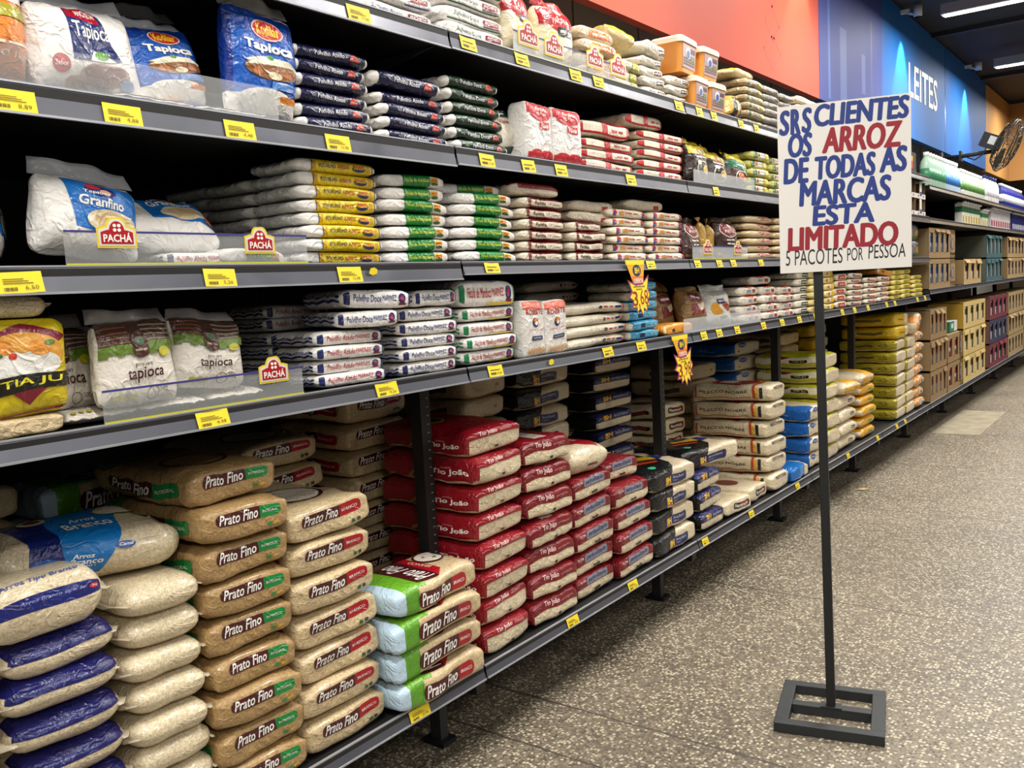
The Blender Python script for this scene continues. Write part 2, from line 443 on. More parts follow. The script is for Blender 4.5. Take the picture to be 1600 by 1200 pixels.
ORD = ['topmost', 'second from top', 'third from top', 'fourth from top', 'fifth from top', 'sixth from top', 'seventh from top', 'eighth from top', 'ninth from top']
def stack(d, name, cat, desc, where, n, y0, y1, z0, pitch, xf=-0.03, jit=1.0, rz=0, ysh=0.0, group=None, top=None, skip=(), drift=0.0):
    out = []; L = y1 - y0; R = random.Random(hash_str(where + d.name))
    for i in range(n):
        if i in skip: continue
        k = n - 1 - i
        od = ORD[k] if i > 0 or n == 1 else 'lowest'
        if n == 1: lab = f'{desc} {where}'
        else: lab = f'{desc}, {od} {where}'
        dx = R.uniform(-.014, .0) * jit; dy = R.uniform(-.0035, .0035) * jit + ysh * i; rr = R.uniform(-.9, .9) * jit + rz
        sx = L / d.L * R.uniform(.94, .965) * (1 - (1.5 * d.seal[1] / d.L if d.seal and d.seal[0] == 'ends' else 0)); sz = pitch / d.T * .958
        le = R.uniform(-.3, .4) * jit; ro = R.uniform(-.3, .3) * jit
        loc = (xf - d.B / 2 + dx + drift * i, (y0 + y1) / 2 + dy, z0 + i * pitch)
        if top and i == n - 1: loc = (loc[0] + top.get('dx', 0), loc[1] + top.get('dy', 0), loc[2] + top.get('dz', 0)); rr += top.get('rz', 0); le += top.get('lean', 0); ro += top.get('roll', 0)
        out.append(place(d, name, lab, cat, mtx(loc, rr, le, ro, (sx, 1, sz)), group or (desc + 's ' + where), R.randrange(3)))
    return out
def pouch(d, name, cat, label, y, z, x=-0.05, rz=0, lean=4, roll=0, sc=(1, 1, 1), group=None, var=0):
    z += math.sin(math.radians(abs(lean))) * d.B * .3 + math.sin(math.radians(abs(roll))) * d.L * .38
    return place(d, name, label, cat, mtx((x, y, z), rz, lean, roll, sc), group, var)

# ------------------------------------------------------------------ the setting
BAY0, BW = 0.474, 1.39                      # junctions between gondola bays along the aisle
def JY(j): return BAY0 + BW * j
ZB = {1: 0.268, 2: 1.111, 3: 1.397, 4: 1.700, 5: 1.998}   # shelf surfaces
YMIN, YMAX = -0.916, 14.9

def floor_mat():
    m = bpy.data.materials.new('terrazzo'); m.use_nodes = True; nt = m.node_tree; N = nt.nodes; Lk = nt.links; b = N['Principled BSDF']
    t = N.new('ShaderNodeTexCoord')
    def vor(scale, lo, hi, ca, src='Distance'):
        v = N.new('ShaderNodeTexVoronoi'); v.inputs['Scale'].default_value = scale; v.inputs['Randomness'].default_value = 1
        Lk.new(t.outputs['Object'], v.inputs['Vector']); return v
    def mix(fac, a, bcol):
        x = N.new('ShaderNodeMixRGB')
        if isinstance(fac, float): x.inputs[0].default_value = fac
        else: Lk.new(fac, x.inputs[0])
        for i, c in ((1, a), (2, bcol)):
            if isinstance(c, tuple): x.inputs[i].default_value = c
            else: Lk.new(c, x.inputs[i])
        return x.outputs[0]
    def thr(sock, lo, hi):
        r = N.new('ShaderNodeMapRange'); r.inputs[1].default_value = lo; r.inputs[2].default_value = hi; Lk.new(sock, r.inputs[0]); return r.outputs[0]
    n1 = N.new('ShaderNodeTexNoise'); n1.inputs['Scale'].default_value = 1.6; n1.inputs['Detail'].default_value = 6; Lk.new(t.outputs['Object'], n1.inputs['Vector'])
    base = mix(thr(n1.outputs[0], .35, .68), lin('#544c41'), lin('#776d5d'))
    v1 = vor(150, 0, 0, 0); sp = N.new('ShaderNodeSeparateColor'); Lk.new(v1.outputs['Color'], sp.inputs[0])
    base = mix(thr(sp.outputs[0], .45, .8), base, lin('#857a67'))
    base = mix(thr(sp.outputs[1], .78, .84), base, lin('#4d463c'))
    v2 = vor(98, 0, 0, 0); sp2 = N.new('ShaderNodeSeparateColor'); Lk.new(v2.outputs['Color'], sp2.inputs[0])
    d2 = thr(v2.outputs['Distance'], .0058 * 98, .0034 * 98)
    mu = N.new('ShaderNodeMath'); mu.operation = 'MULTIPLY'; Lk.new(d2, mu.inputs[0]); Lk.new(thr(sp2.outputs[0], .62, .66), mu.inputs[1])
    base = mix(mu.outputs[0], base, lin('#bfb69f'))
    n2 = N.new('ShaderNodeTexNoise'); n2.inputs['Scale'].default_value = 0.7; n2.inputs['Detail'].default_value = 4; Lk.new(t.outputs['Object'], n2.inputs['Vector'])
    base = mix(thr(n2.outputs[0], .55, .75), base, mix(0.45, base, lin('#6b5d55')))
    # joints across the aisle
    sx = N.new('ShaderNodeSeparateXYZ'); Lk.new(t.outputs['Object'], sx.inputs[0])
    wob = N.new('ShaderNodeTexNoise'); wob.inputs['Scale'].default_value = 9; Lk.new(t.outputs['Object'], wob.inputs['Vector'])
    jf = None
    for y0 in (1.985, 2.243, 3.55, 5.1, 6.4, 7.69, 8.95, 10.2, 11.5):
        a = N.new('ShaderNodeMath'); a.operation = 'SUBTRACT'; Lk.new(sx.outputs[1], a.inputs[0]); a.inputs[1].default_value = y0 - 0.006
        a1 = N.new('ShaderNodeMath'); a1.operation = 'MULTIPLY_ADD'; Lk.new(wob.outputs[0], a1.inputs[0]); a1.inputs[1].default_value = -0.012; Lk.new(a.outputs[0], a1.inputs[2])
        a2 = N.new('ShaderNodeMath'); a2.operation = 'ABSOLUTE'; Lk.new(a1.outputs[0], a2.inputs[0])
        f = thr(a2.outputs[0], .0062, .003)
        if jf is None: jf = f
        else:
            q = N.new('ShaderNodeMath'); q.operation = 'MAXIMUM'; Lk.new(jf, q.inputs[0]); Lk.new(f, q.inputs[1]); jf = q.outputs[0]
    jm = N.new('ShaderNodeMath'); jm.operation = 'MULTIPLY'; Lk.new(jf, jm.inputs[0]); jm.inputs[1].default_value = .85
    base = mix(jm.outputs[0], base, lin('#3b352d'))
    Lk.new(base, b.inputs['Base Color']); r = N.new('ShaderNodeMapRange'); r.inputs[3].default_value = .38; r.inputs[4].default_value = .6
    Lk.new(n1.outputs[0], r.inputs[0]); Lk.new(r.outputs[0], b.inputs['Roughness'])
    return m
MB().box((-1.12, -1.6, -0.05), (9.5, 17, 0), floor_mat()).build('floor')['kind'] = 'structure'
def noisy(h1, h2, sc, rough):
    m = bpy.data.materials.new('surface'); m.use_nodes = True; nt = m.node_tree; N = nt.nodes; b = N['Principled BSDF']; b.inputs['Roughness'].default_value = rough
    t = N.new('ShaderNodeTexCoord'); n = N.new('ShaderNodeTexNoise'); n.inputs['Scale'].default_value = sc; n.inputs['Detail'].default_value = 6
    x = N.new('ShaderNodeMixRGB'); x.inputs[1].default_value = lin(h1); x.inputs[2].default_value = lin(h2)
    r = N.new('ShaderNodeMapRange'); r.inputs[1].default_value = .35; r.inputs[2].default_value = .65
    nt.links.new(t.outputs['Object'], n.inputs['Vector']); nt.links.new(n.outputs[0], r.inputs[0]); nt.links.new(r.outputs[0], x.inputs[0]); nt.links.new(x.outputs[0], b.inputs['Base Color']); return m
MB().box((-0.05, 7.66, 0.0005), (0.30, 8.98, 0.004), noisy('#a39a83', '#8f866f', 9, .6)).build('trim_1')['kind'] = 'structure'   # plain cement patch
CEIL = noisy('#2b2a2a', '#3a3835', 1.2, .8)
c = MB().box((-1.12, -1.6, 3.62), (9.5, 17, 3.7), CEIL)
for y in (4.3, 7.0, 9.9, 12.6): c.box((-1.0, y, 3.575), (9.5, y + .05, 3.625), mat('#1d1c1c', 'matte'))
c.build('ceiling')['kind'] = 'structure'
wl = MB().box((-1.12, -1.6, 0), (-1.0, 17, 3.62), noisy('#a8a59e', '#b5b1a9', 3, .7))
for k in range(26):
    y = -1.5 + k * 0.695
    wl.box((-1.002, y, 1.9), (-0.997, y + .012, 3.0), mat('#5d5a55', 'matte'))
wl.build('wall_left')['kind'] = 'structure'
MB().box((-1.12, 17.0, 0), (9.5, 17.1, 3.7), noisy('#6b5a48', '#5b4c3c', 2, .7)).build('wall_far')['kind'] = 'structure'

# high-level banners over the shelves
def banner_mat(c1, c2):
    m = bpy.data.materials.new('banner'); m.use_nodes = True; nt = m.node_tree; N = nt.nodes; b = N['Principled BSDF']; b.inputs['Roughness'].default_value = .6; b.inputs['Specular IOR Level'].default_value = .25
    t = N.new('ShaderNodeTexCoord'); mp = N.new('ShaderNodeMapping'); mp.inputs['Scale'].default_value = (1, .55, .25); n = N.new('ShaderNodeTexNoise'); n.inputs['Scale'].default_value = 1.6
    x = N.new('ShaderNodeMixRGB'); x.inputs[1].default_value = lin(c1); x.inputs[2].default_value = lin(c2)
    r = N.new('ShaderNodeMapRange'); r.inputs[1].default_value = .35; r.inputs[2].default_value = .7
    nt.links.new(t.outputs['Object'], mp.inputs[0]); nt.links.new(mp.outputs[0], n.inputs['Vector']); nt.links.new(n.outputs[0], r.inputs[0]); nt.links.new(r.outputs[0], x.inputs[0]); nt.links.new(x.outputs[0], b.inputs['Base Color']); return m
BX = -0.5
YZ = Matrix(((0, 0, 1, BX), (1, 0, 0, 0), (0, 1, 0, 0), (0, 0, 0, 1)))      # local x -> Y, y -> Z, z -> X
def YZat(x, y=0, z=0): return Matrix(((0, 0, 1, x), (1, 0, 0, y), (0, 1, 0, z), (0, 0, 0, 1)))
bn = empty('overhead_banner', (BX, 4.3, 2.52))
tag(bn, 'orange-red banner panel with a zigzag pattern above the nearer shelves', 'banner')
inv = Matrix.Translation((-BX, -4.3, -2.52))
mb = MB().box((BX - .05, 1.2, 2.52), (BX, 6.43, 3.6), banner_mat('#b8452f', '#c05038'), inv)
zig = mat('#a2382a', 'paper')
def zz(mb, y, z, wd, ht, t=.011):
    for s in (-1, 1):
        for a, b2 in (((0, ht), (wd, 0)), ((wd, 0), (0, -ht))):
            p, q = Vector((a[0] * s, a[1])), Vector((b2[0] * s, b2[1])); d = (q - p).normalized(); n = Vector((-d.y, d.x)) * t
            mb.prism([(y + p.x - n.x, z + p.y - n.y), (y + q.x - n.x, z + q.y - n.y), (y + q.x + n.x, z + q.y + n.y), (y + p.x + n.x, z + p.y + n.y)], inv @ YZ, .0004, zig)
for k, y in enumerate((5.55,)):
    for z in (3.45, 3.25): zz(mb, y, z, .17, .13); zz(mb, y, z, .08, .07)
    for z in (3.05, 2.85): zz(mb, y, z, .12, .1, .008)
    for z in (2.68,): zz(mb, y, z, .15, .1, .008)
mb.build('panel', bn)
bb = empty('overhead_banner', (BX, 9.7, 2.52)); tag(bb, 'blue banner panel with white letters above the milk shelves', 'banner')
inv2 = Matrix.Translation((-BX, -9.7, -2.52))
mb = MB().box((BX - .05, 6.43, 2.52), (BX, 12.96, 3.6), banner_mat('#07579e', '#0c66b4'), inv2)
mb.box((BX, 6.43, 2.52), (BX + .002, 8.05, 3.6), banner_mat('#2b3a86', '#37499a'), inv2)
for y, z0, z1, wd, cc in ((6.62, 2.55, 3.5, .05, '#2f5cae'), (6.9, 2.55, 3.1, .16, '#32529e'), (7.45, 2.7, 3.0, .1, '#3b4fa0'), (7.7, 2.6, 3.3, .06, '#27357e')):
    mb.box((BX + .002, y, z0), (BX + .0023, y + wd, z1), mat(cc, 'paper'), inv2)
mb.box((BX + .0002, 10.52, 2.52), (BX + .0015, 10.55, 3.6), mat('#0a4680', 'gloss'), inv2)
mb.build('panel', bb)
MB().text('LEITES', 8.95, 10.14, 2.885, 3.19, inv2 @ YZ, mat('#f4f4ee', 'gloss'), z=.004, bold=.012).build('lettering', bb)
tb = empty('overhead_banner', (BX, 13.9, 2.5)); tag(tb, 'plain tan header panel turning the far corner beyond the blue banner', 'banner')
inv3 = Matrix.Translation((-BX, -13.9, -2.5)); tan = banner_mat('#b98a52', '#a87a45')
MB().box((BX - .05, 12.97, 2.5), (BX, 14.95, 3.58), tan, inv3).box((BX, 14.9, 2.5), (4.4, 14.95, 3.58), tan, inv3).build('panel', tb)

# washing spots on their little arms, above the banners
for k, sy in enumerate((3.6, 6.05, 8.7, 11.6)):
    e = empty('spotlight', (-0.45, sy, 3.55))
    tag(e, ('white spotlight washing the orange banner above the nearer shelves', 'white spotlight at the seam between orange and blue banners', 'white spotlight above the milk lettering on the blue banner', 'white spotlight over the far end of the blue banner')[k], 'spotlight')
    MB().box((-.05, -.02, .0), (.02, .02, .03), mat('#e6e6e2', 'matte')).tube([(0, 0, 0), (.06, 0, -.02)], .012, mat('#d8d8d4', 'matte')).build('bracket', e)
    MB().lathe([(.001, .0), (.035, 0), (.035, .02), (.034, .02), (.03, .005), (.001, .004)], mat('#e8e8e6', 'matte'), 14).lathe([(.035, .0), (.036, .09), (.001, .09)], mat('#e8e8e6', 'matte'), 14).build('lamp_head', e).location = (.09, 0, -.05)

# fluorescent fixtures
for k, ly in enumerate(LAMP_Y):
    if not -1 < ly < 13: continue
    e = empty('ceiling_light', ((LAMP_X0 + LAMP_X1) / 2, ly, LAMP_Z)); hw = (LAMP_X1 - LAMP_X0) / 2
    lab = {8.5: 'long grey batten light, the nearer one in view under the dark ceiling', 11.13: 'long grey batten light, the farther one in view under the dark ceiling'}.get(ly, f'grey batten light across the aisle, number {k + 1} from the front end')
    tag(e, lab, 'ceiling light', 'fluorescent lights across the aisle')
    MB().box((-hw, -.055, -.03), (hw, .055, .05), mat('#9a9ca0', 'matte')).box((-hw, -.055, -.034), (hw, .055, -.03), mat('#e8e8e4', 'matte')).build('housing', e)
    MB().box((-hw + .02, -.022, -.046), (hw - .02, .022, -.034), mat('#fff6e4', 'glow')).build('tube', e)
    for q in (-.6, .6): MB().tube([(hw * q, 0, .05), (hw * q, 0, .17)], .006, mat('#444444', 'matte')).build('hanger', e)

# ------------------------------------------------------------------ gondola shelving
BLK, RAIL, EDGE = mat('#141315', 'matte'), mat('#5f616a', 'metal'), mat('#b9bcc4', 'metal')
WHERE = {1: 'base level', 2: 'second level', 3: 'third level', 4: 'fourth level', 5: 'top level'}
BAYN = ['nearest', 'second', 'third', 'fourth', 'fifth', 'sixth', 'seventh', 'eighth', 'ninth', 'tenth', 'eleventh', 'twelfth']
def shelf(lv, z, y0, y1, rh, bay, lip=.012, dep=.87, out=0.0, railm=None):
    e = empty('shelf', (0, (y0 + y1) / 2, z))
    tag(e, f'black shelf with grey price rail, {WHERE[lv]}, {BAYN[bay]} bay along aisle', 'shelf', 'gondola shelves')
    h = (y1 - y0) / 2 - .004
    MB().box((-dep, -h, -.028), (-.006, h, -.001), BLK).build('board', e)
    m = railm or RAIL
    r = MB(); t = .006
    # slightly sloping rail face with bright lower and upper edges
    zt, zb = .004, -rh
    vs = [(-.010 + out, -h, zt), (-.010 + out, h, zt), (out, h, zb), (out, -h, zb), (-.016 + out, -h, zt), (-.016 + out, h, zt), (-t + out, h, zb), (-t + out, -h, zb)]
    r.add(vs, [(0, 3, 2, 1), (4, 5, 6, 7), (0, 1, 5, 4), (3, 7, 6, 2), (0, 4, 7, 3), (1, 2, 6, 5)], m)
    r.box((-.004 + out, -h, zb - .0025), (.0025 + out, h, zb + .0015), EDGE)
    r.box((-.014 + out, -h, zt - .002), (-.0075 + out, h, zt + .001), EDGE)
    r.build('price_rail', e)
    return e
RH = {1: .029, 2: .033, 3: .042, 4: .048, 5: .044}
for b in range(-1, 5):
    y0, y1 = JY(b), JY(b + 1)
    for lv in range(1, 6):
        if b == -1 and lv > 4: pass
        rh = RH[lv]
        if b >= 1: rh = {3: .03, 4: .042, 5: .038}.get(lv, rh)
        if b == 1 and lv == 5: rh = .042
        shelf(lv, ZB[lv], y0, y1, rh, b + 1)
MILKZ = {1: .268, 2: 1.15, 4: 1.69, 5: 1.94}
for b in range(5, 10):
    for lv in (1, 2, 4, 5):
        shelf(lv, MILKZ[lv], JY(b), JY(b + 1), .03, b + 1, railm=(mat('#8b8376', 'metal') if lv > 2 else None))
for j in range(0, 11):
    y = JY(j)
    e = empty('gondola_upright', (-.93, y, 0)); tag(e, f'black slotted rear upright of the shelving, {BAYN[j]} from the near end' if j < 11 else '', 'upright', 'rear uprights of the shelving')
    MB().box((-.025, -.03, .1), (.025, .03, 2.5), BLK).build('post', e)
    ba = MB().box((.02, -.02, .19), (.905, .02, .236), BLK).build('base_arm', e)
    MB().box((.715, -.016, .015), (.755, .016, .2), mat('#2a2a2e', 'matte')).box((.695, -.03, 0), (.775, .03, .015), BLK).build('leveling_foot', ba)
    # front support post under the second shelf
    if j > 0:
        px_, py_ = {1: (-.202, 1.876), 2: (-.202, 3.329), 3: (-.202, 4.685)}.get(j, (-.202 if j < 6 else -.4, y + .03))
        e = empty('support_post', (px_, py_, .268)); tag(e, f'black slotted post holding up the second shelf, {BAYN[j - 1]} along the aisle', 'post', 'front support posts')
        p = MB().box((-.02, -.02, 0), (.02, .02, .81), BLK); slot = mat('#7d786c', 'matte')
        for k in range(30 if j < 5 else 0):
            p.box((.0195, .004, .03 + k * .025), (.0205, .012, .033 + k * .025), slot)
        p.build('post', e)
for b in range(-1, 10):
    e = MB().box((-.915, JY(b) + .032, .25), (-.9, JY(b + 1) - .032, (2.03 if b < 5 else 2.0)), BLK).build('back_panel')
    tag(e, f'black back panel behind the shelves, {BAYN[b + 1]} bay along the aisle', 'back panel', 'back panels of the shelving')
# brackets seen under the top shelves
for j, lv in ((1, 5), (2, 5), (1, 3), (2, 4)):
    e = MB().add([(-.5, JY(j) - .012, ZB[lv] - .03), (-.05, JY(j) - .012, ZB[lv] - .03), (-.5, JY(j) - .012, ZB[lv] - .11), (-.5, JY(j) - .006, ZB[lv] - .03), (-.05, JY(j) - .006, ZB[lv] - .03), (-.5, JY(j) - .006, ZB[lv] - .11)],
                 [(0, 1, 2), (3, 5, 4), (0, 3, 4, 1), (1, 4, 5, 2), (0, 2, 5, 3)], mat('#55565c', 'metal')).build('shelf_bracket')
    tag(e, f'thin metal bracket under the {WHERE[lv]} at the {BAYN[j - 1]} bay joint', 'bracket')

# ------------------------------------------------------------------ sign on its stand
SB = Vector((0.7245, 2.595, 0)); ang = math.radians(13.6)
st = empty('sign_stand', SB, (0, 0, ang)); tag(st, 'black metal sign stand with open rectangular base in the aisle', 'sign stand')
BM = mat('#23272a', 'matte')
fx, fy = .15, .15; bw = .034
base = MB()
for a, b2 in (((-fx, -fy, 0), (fx, -fy + bw, .03)), ((-fx, fy - bw, 0), (fx, fy, .03)), ((-fx, -fy + bw, 0), (-fx + .038, fy - bw, .03)), ((fx - .038, -fy + bw, 0), (fx, fy - bw, .03)), ((-fx + .038, -.018, 0), (fx - .038, .014, .03))):
    base.box(a, b2, BM)
base.build('base', st, .002)
pole = MB().box((-.0125, -.0125, .03), (.0125, .0125, 1.62), mat('#191b1d', 'matte')); po = pole.build('pole', st, .002); po.rotation_euler = (0, math.radians(-.75), 0)
MB().box((-.03, -.02, .029), (.03, .016, .034), BM).build('weld_plate', st)
# poster: corners measured on its own plane
P0, P1 = Vector((.617, 2.538, 1.325)), Vector((.9465, 2.642, 1.325))
ux = (P1 - P0); PW = ux.length; ux.normalize(); uz = Vector((0, 0, 1)); un = ux.cross(uz)     # un towards the viewer
PH = .4645
PM = Matrix(((ux.x, uz.x, un.x, P0.x), (ux.y, uz.y, un.y, P0.y), (ux.z, uz.z, un.z, P0.z), (0, 0, 0, 1)))
pin = PM.inverted()
ps = bpy.data.objects.new('poster', None); COL.objects.link(ps); ps.matrix_world = PM
tag(ps, 'white hand-lettered poster with blue and red writing on the stand', 'sign')
I4 = Matrix.Identity(4)
def curl(x, y): return 0.0
MB().box((0, 0, -.004), (PW, PH, 0), mat('#e9e7e3', 'paper')).build('board', ps)
inkb, inkr, inkk = mat('#233a86', 'paper'), mat('#98202f', 'paper'), mat('#24242a', 'paper')
lt = MB()
for s, u0, u1, v0, v1, m, bo, sh in (
    ('S', .012, .098, .022, .172, inkb, .03, .12), ('R', .10, .182, .02, .172, inkb, .03, .05), ('S', .186, .268, .018, .168, inkb, .03, .12), ('CLIENTES', .283, .99, .008, .14, inkb, .028, .12),
    ('OS', .078, .268, .163, .308, inkb, .035, .12), ('ARROZ', .34, .94, .148, .30, inkr, .03, .15), ('DE', .038, .242, .31, .462, inkb, .03, .1), ('TODAS', .283, .742, .312, .452, inkb, .032, .1),
    ('AS', .767, .972, .292, .442, inkb, .035, .1), ('MARCAS', .157, .855, .452, .604, inkb, .025, .1), ('ESTA', .257, .73, .602, .725, inkb, .035, .08), ('LIMITADO', .062, .905, .724, .868, inkr, .032, .05),
    ('5 PACOTES', .045, .485, .862, .955, inkk, -.012, .05), ('POR', .52, .64, .868, .945, inkk, -.012, .05), ('PESSOA', .68, .955, .858, .94, inkk, -.012, .08)):
    fat = .0033 if bo > 0 else .0
    for q, (ox, oy) in enumerate([(0, 0)] if not fat else [(fat * math.cos(t * math.pi / 4), fat * .7 * math.sin(t * math.pi / 4)) for t in range(8)]):
        lt.text(s, u0 * PW + ox + fat, u1 * PW + ox - fat, (1 - v1) * PH + oy + fat * .7, (1 - v0) * PH + oy - fat * .7, I4, m, z=.0005 + .00002 * q, bold=0, shear=sh, res=4)
lt.build('lettering', ps)

# ------------------------------------------------------------------ fan on the banner wall
fy0 = 10.32
fan = empty('wall_fan', (-.5, fy0, 2.437)); tag(fan, 'black wall fan on a long bracket in front of the blue banner', 'fan')
dk = mat('#17181a', 'matte')
MB().tube([(0, 0, 0), (.20, 0, .0), (.47, 0, .012)], .02, dk).box((.18, -.05, -.05), (.2, .05, .05), dk).box((-.0, -.05, -.06), (.015, .05, .06), dk).build('arm', fan)
MB().box((-.09, -.07, -.07), (.09, .07, .07), dk, Matrix.Translation((.47, 0, .11)) @ Matrix.Rotation(math.radians(25), 4, 'Y')).box((-.02, -.0715, -.03), (.05, -.0705, .05), mat('#d5d8d6', 'paper'), Matrix.Translation((.47, 0, .11)) @ Matrix.Rotation(math.radians(25), 4, 'Y')).build('motor', fan, .004)
MB().tube([(.44, -.06, .06), (.40, -.08, -.02), (.33, -.08, -.06), (.25, -.03, -.02)], .006, dk).build('cable', fan)
cg = MB(); cm = mat('#3d3a33', 'matte'); CM = Matrix.Translation((.60, 0, .055)) @ Matrix.Rotation(math.radians(115), 4, 'Y')
for q, (rr, zz2) in enumerate(((.26, 0), (.26, .02), (.2, .07), (.13, .09), (.2, -.06), (.13, -.08), (.05, .1))):
    cg.tube([CM @ Vector((rr * math.cos(t * math.pi / 16), rr * math.sin(t * math.pi / 16), zz2)) for t in range(33)], .005, cm, 5)
for k in range(28):
    t = k * 2 * math.pi / 28; cg.tube([CM @ Vector((r_ * math.cos(t), r_ * math.sin(t), z_)) for r_, z_ in ((.03, .1), (.13, .09), (.2, .07), (.26, .02), (.26, 0), (.2, -.06), (.13, -.08), (.04, -.085))], .003, cm, 4)
cg.build('cage', fan)
bl = MB()
for k in range(3):
    Mk = CM @ Matrix.Rotation(k * 2 * math.pi / 3, 4, 'Z') @ Matrix.Rotation(math.radians(20), 4, 'X')
    bl.prism([(.03, -.02), (.12, -.07), (.22, -.06), (.235, .02), (.15, .05), (.03, .02)], Mk, .004, mat('#3b3a36', 'matte'))
bl.build('blade_set', fan)

# ------------------------------------------------------------------ what the bags look like
R5 = dict(r=.40, px=.34, kx=7, py=.12, ky=10, bulge=.04, noise=.0042)         # five-kilo brick bags
R1 = dict(r=.6, px=.66, kx=9, py=.10, ky=8, bulge=.04, gx=.12, noise=.0024)    # one-kilo starch pillows
PCH = dict(r=.6, mode='stand', py=.82, ky=4, px=.5, kx=5, bulge=.12, noise=.0042)
RICE, RICEW, RICEB = ('#cdb892', 'rice'), ('#d9cbae', 'rice'), ('#a98a5c', 'rice')
MAR, GRN, RED, WHT = '#471418', '#13803a', '#a3121f', '#f3f1ec'
IT = dict(shear=.28, bold=.018); BO = dict(bold=.02); IB = dict(shear=.25, bold=.02)
def pf(face, a0, am, a1, b0, b1, word, col, r=.012):
    """maroon name plate with its coloured end"""
    return [('r', face, a0, a1, b0, b1, col, r), ('r', face, a0, am, b0, b1, MAR, r), ('r', face, am - .2, am, b0, b1, MAR, 0),
            ('t', face, 'Prato Fino', a0 + .06, am - .05, b0 + (b1 - b0) * .1, b1 - (b1 - b0) * .04, WHT, IT), ('t', face, word, am + (a1 - am) * .12, a1 - (a1 - am) * .16, b0 + (b1 - b0) * .38, b0 + (b1 - b0) * .62, WHT)]
D = {}
def de(key, *a, **k): D[key] = Design(key, *a, **k)
de('int', .235, .38, .08, RICEB, pf('F', -.68, .28, .77, -.02, .72, 'INTEGRAL', GRN) + pf('L', -.62, .3, .78, -.62, .5, 'INTEGRAL', GRN)
   + [('o', 'T', 0, -.25, .62, .42, MAR, .1), ('r', 'F', .42, .52, -.62, -.4, '#2f7a3c'), ('r', 'F', .56, .68, -.62, -.4, '#c7a13a'), ('p', 'T', '#3f7c2c', [(-1, .6), (1, .6), (1, 1), (-1, 1)])], **R5)
de('bra', .265, .38, .085, RICE, pf('F', -.69, .27, .78, -.05, .72, 'BRANCO', RED) + pf('L', -.62, .3, .78, -.62, .5, 'BRANCO', RED)
   + [('o', 'T', 0, -.25, .62, .42, MAR, .1), ('e', 'T', 0, -.25, .55, .37, '#e2d8c6'), ('r', 'F', .5, .58, -.66, -.45, '#2f5a3c'), ('r', 'F', .62, .7, -.66, -.45, '#333333')], **R5)
de('gre', .38, .19, .082, RICE, [('r', 'F', -1, -.5, -1, 1, '#5c9a2a'), ('r', 'F', -1, -.8, -1, 1, '#b9d3e6'), ('r', 'T', -1, -.3, -1, 1, '#69a82c'), ('r', 'T', -1, -.82, -1, 1, '#b9d3e6'), ('r', 'L', -1, 1, -1, 1, '#b5cfe2')]
   + pf('F', -.52, .33, .68, -.72, .5, 'BRANCO', RED, .02)
   + [('p', 'T', MAR, [(-.42, -.82), (.05, -.86), (.18, .85), (-.42, .85)]), ('p', 'T', RED, [(.05, -.86), (.3, -.6), (.38, .85), (.18, .85)]), ('t', 'T', 'Prato Fino', -.34, .02, -.75, .8, WHT, dict(rot=90, shear=.25, bold=.012)),
      ('t', 'T', 'BRANCO', .2, .3, -.3, .5, '#f0d9c0', dict(rot=90)), ('e', 'T', .62, .3, .26, .5, MAR), ('e', 'T', .62, .3, .225, .44, '#e8ded0'), ('e', 'T', .66, .1, .04, .06, '#4c7a34'), ('e', 'T', .57, .42, .04, .05, '#b4574d')], **R5)
TJ = '#8c1220'
de('tio', .24, .38, .083, RICEW, [('r', 'L', -1, 1, -1, 1, TJ), ('p', 'L', '#9a7a2e', [(-.42, -1), (-.34, -1), (.1, 1), (-.02, 1)]), ('t', 'L', 'Tio João', .12, .84, -.5, .22, WHT, dict(bold=.03)), ('t', 'L', 'ARROZ', .3, .5, .32, .46, '#e7b9b9'),
   ('r', 'F', -1, 1, .42, 1, TJ), ('r', 'F', -1, -.9, -1, 1, TJ), ('r', 'T', -1, 1, -1, 1, TJ), ('t', 'F', 'Tio João', -.55, .1, .5, .92, '#f3d9d5', BO), ('t', 'F', 'ARROZ BRANCO', .2, .62, .62, .82, '#e3a9a5'), ('r', 'F', .02, .14, -.72, -.55, '#27231f'),
   ('e', 'T', -.3, .35, .4, .3, '#c8ad2e'), ('e', 'T', -.3, .35, .36, .26, '#3b4a22')], **R5)
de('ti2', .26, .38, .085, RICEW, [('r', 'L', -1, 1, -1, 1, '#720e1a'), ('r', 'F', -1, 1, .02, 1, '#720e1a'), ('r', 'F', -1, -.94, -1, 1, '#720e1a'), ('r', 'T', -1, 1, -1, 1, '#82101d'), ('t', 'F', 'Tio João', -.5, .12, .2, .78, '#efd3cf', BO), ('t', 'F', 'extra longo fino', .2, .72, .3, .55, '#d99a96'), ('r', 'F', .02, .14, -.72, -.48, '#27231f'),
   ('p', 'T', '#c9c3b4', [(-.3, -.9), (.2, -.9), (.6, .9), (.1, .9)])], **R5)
de('ti3', .27, .38, .085, RICEW, [('r', 'L', -1, 1, -1, 1, '#720e1a'), ('r', 'F', -1, 1, .02, 1, '#720e1a'), ('r', 'F', -1, -.96, -1, 1, '#720e1a'), ('r', 'T', -1, 1, -1, 1, '#82101d'), ('r', 'F', -.5, .6, .1, .82, '#7c7f92', .01), ('t', 'F', 'parboilizado', -.42, .52, .22, .74, '#2b3358', dict(shear=.2, bold=.02)), ('t', 'F', 'Tio João', -.85, -.55, .45, .8, '#efd3cf'), ('r', 'F', -.1, .2, -.72, -.5, '#27231f')], **R5)
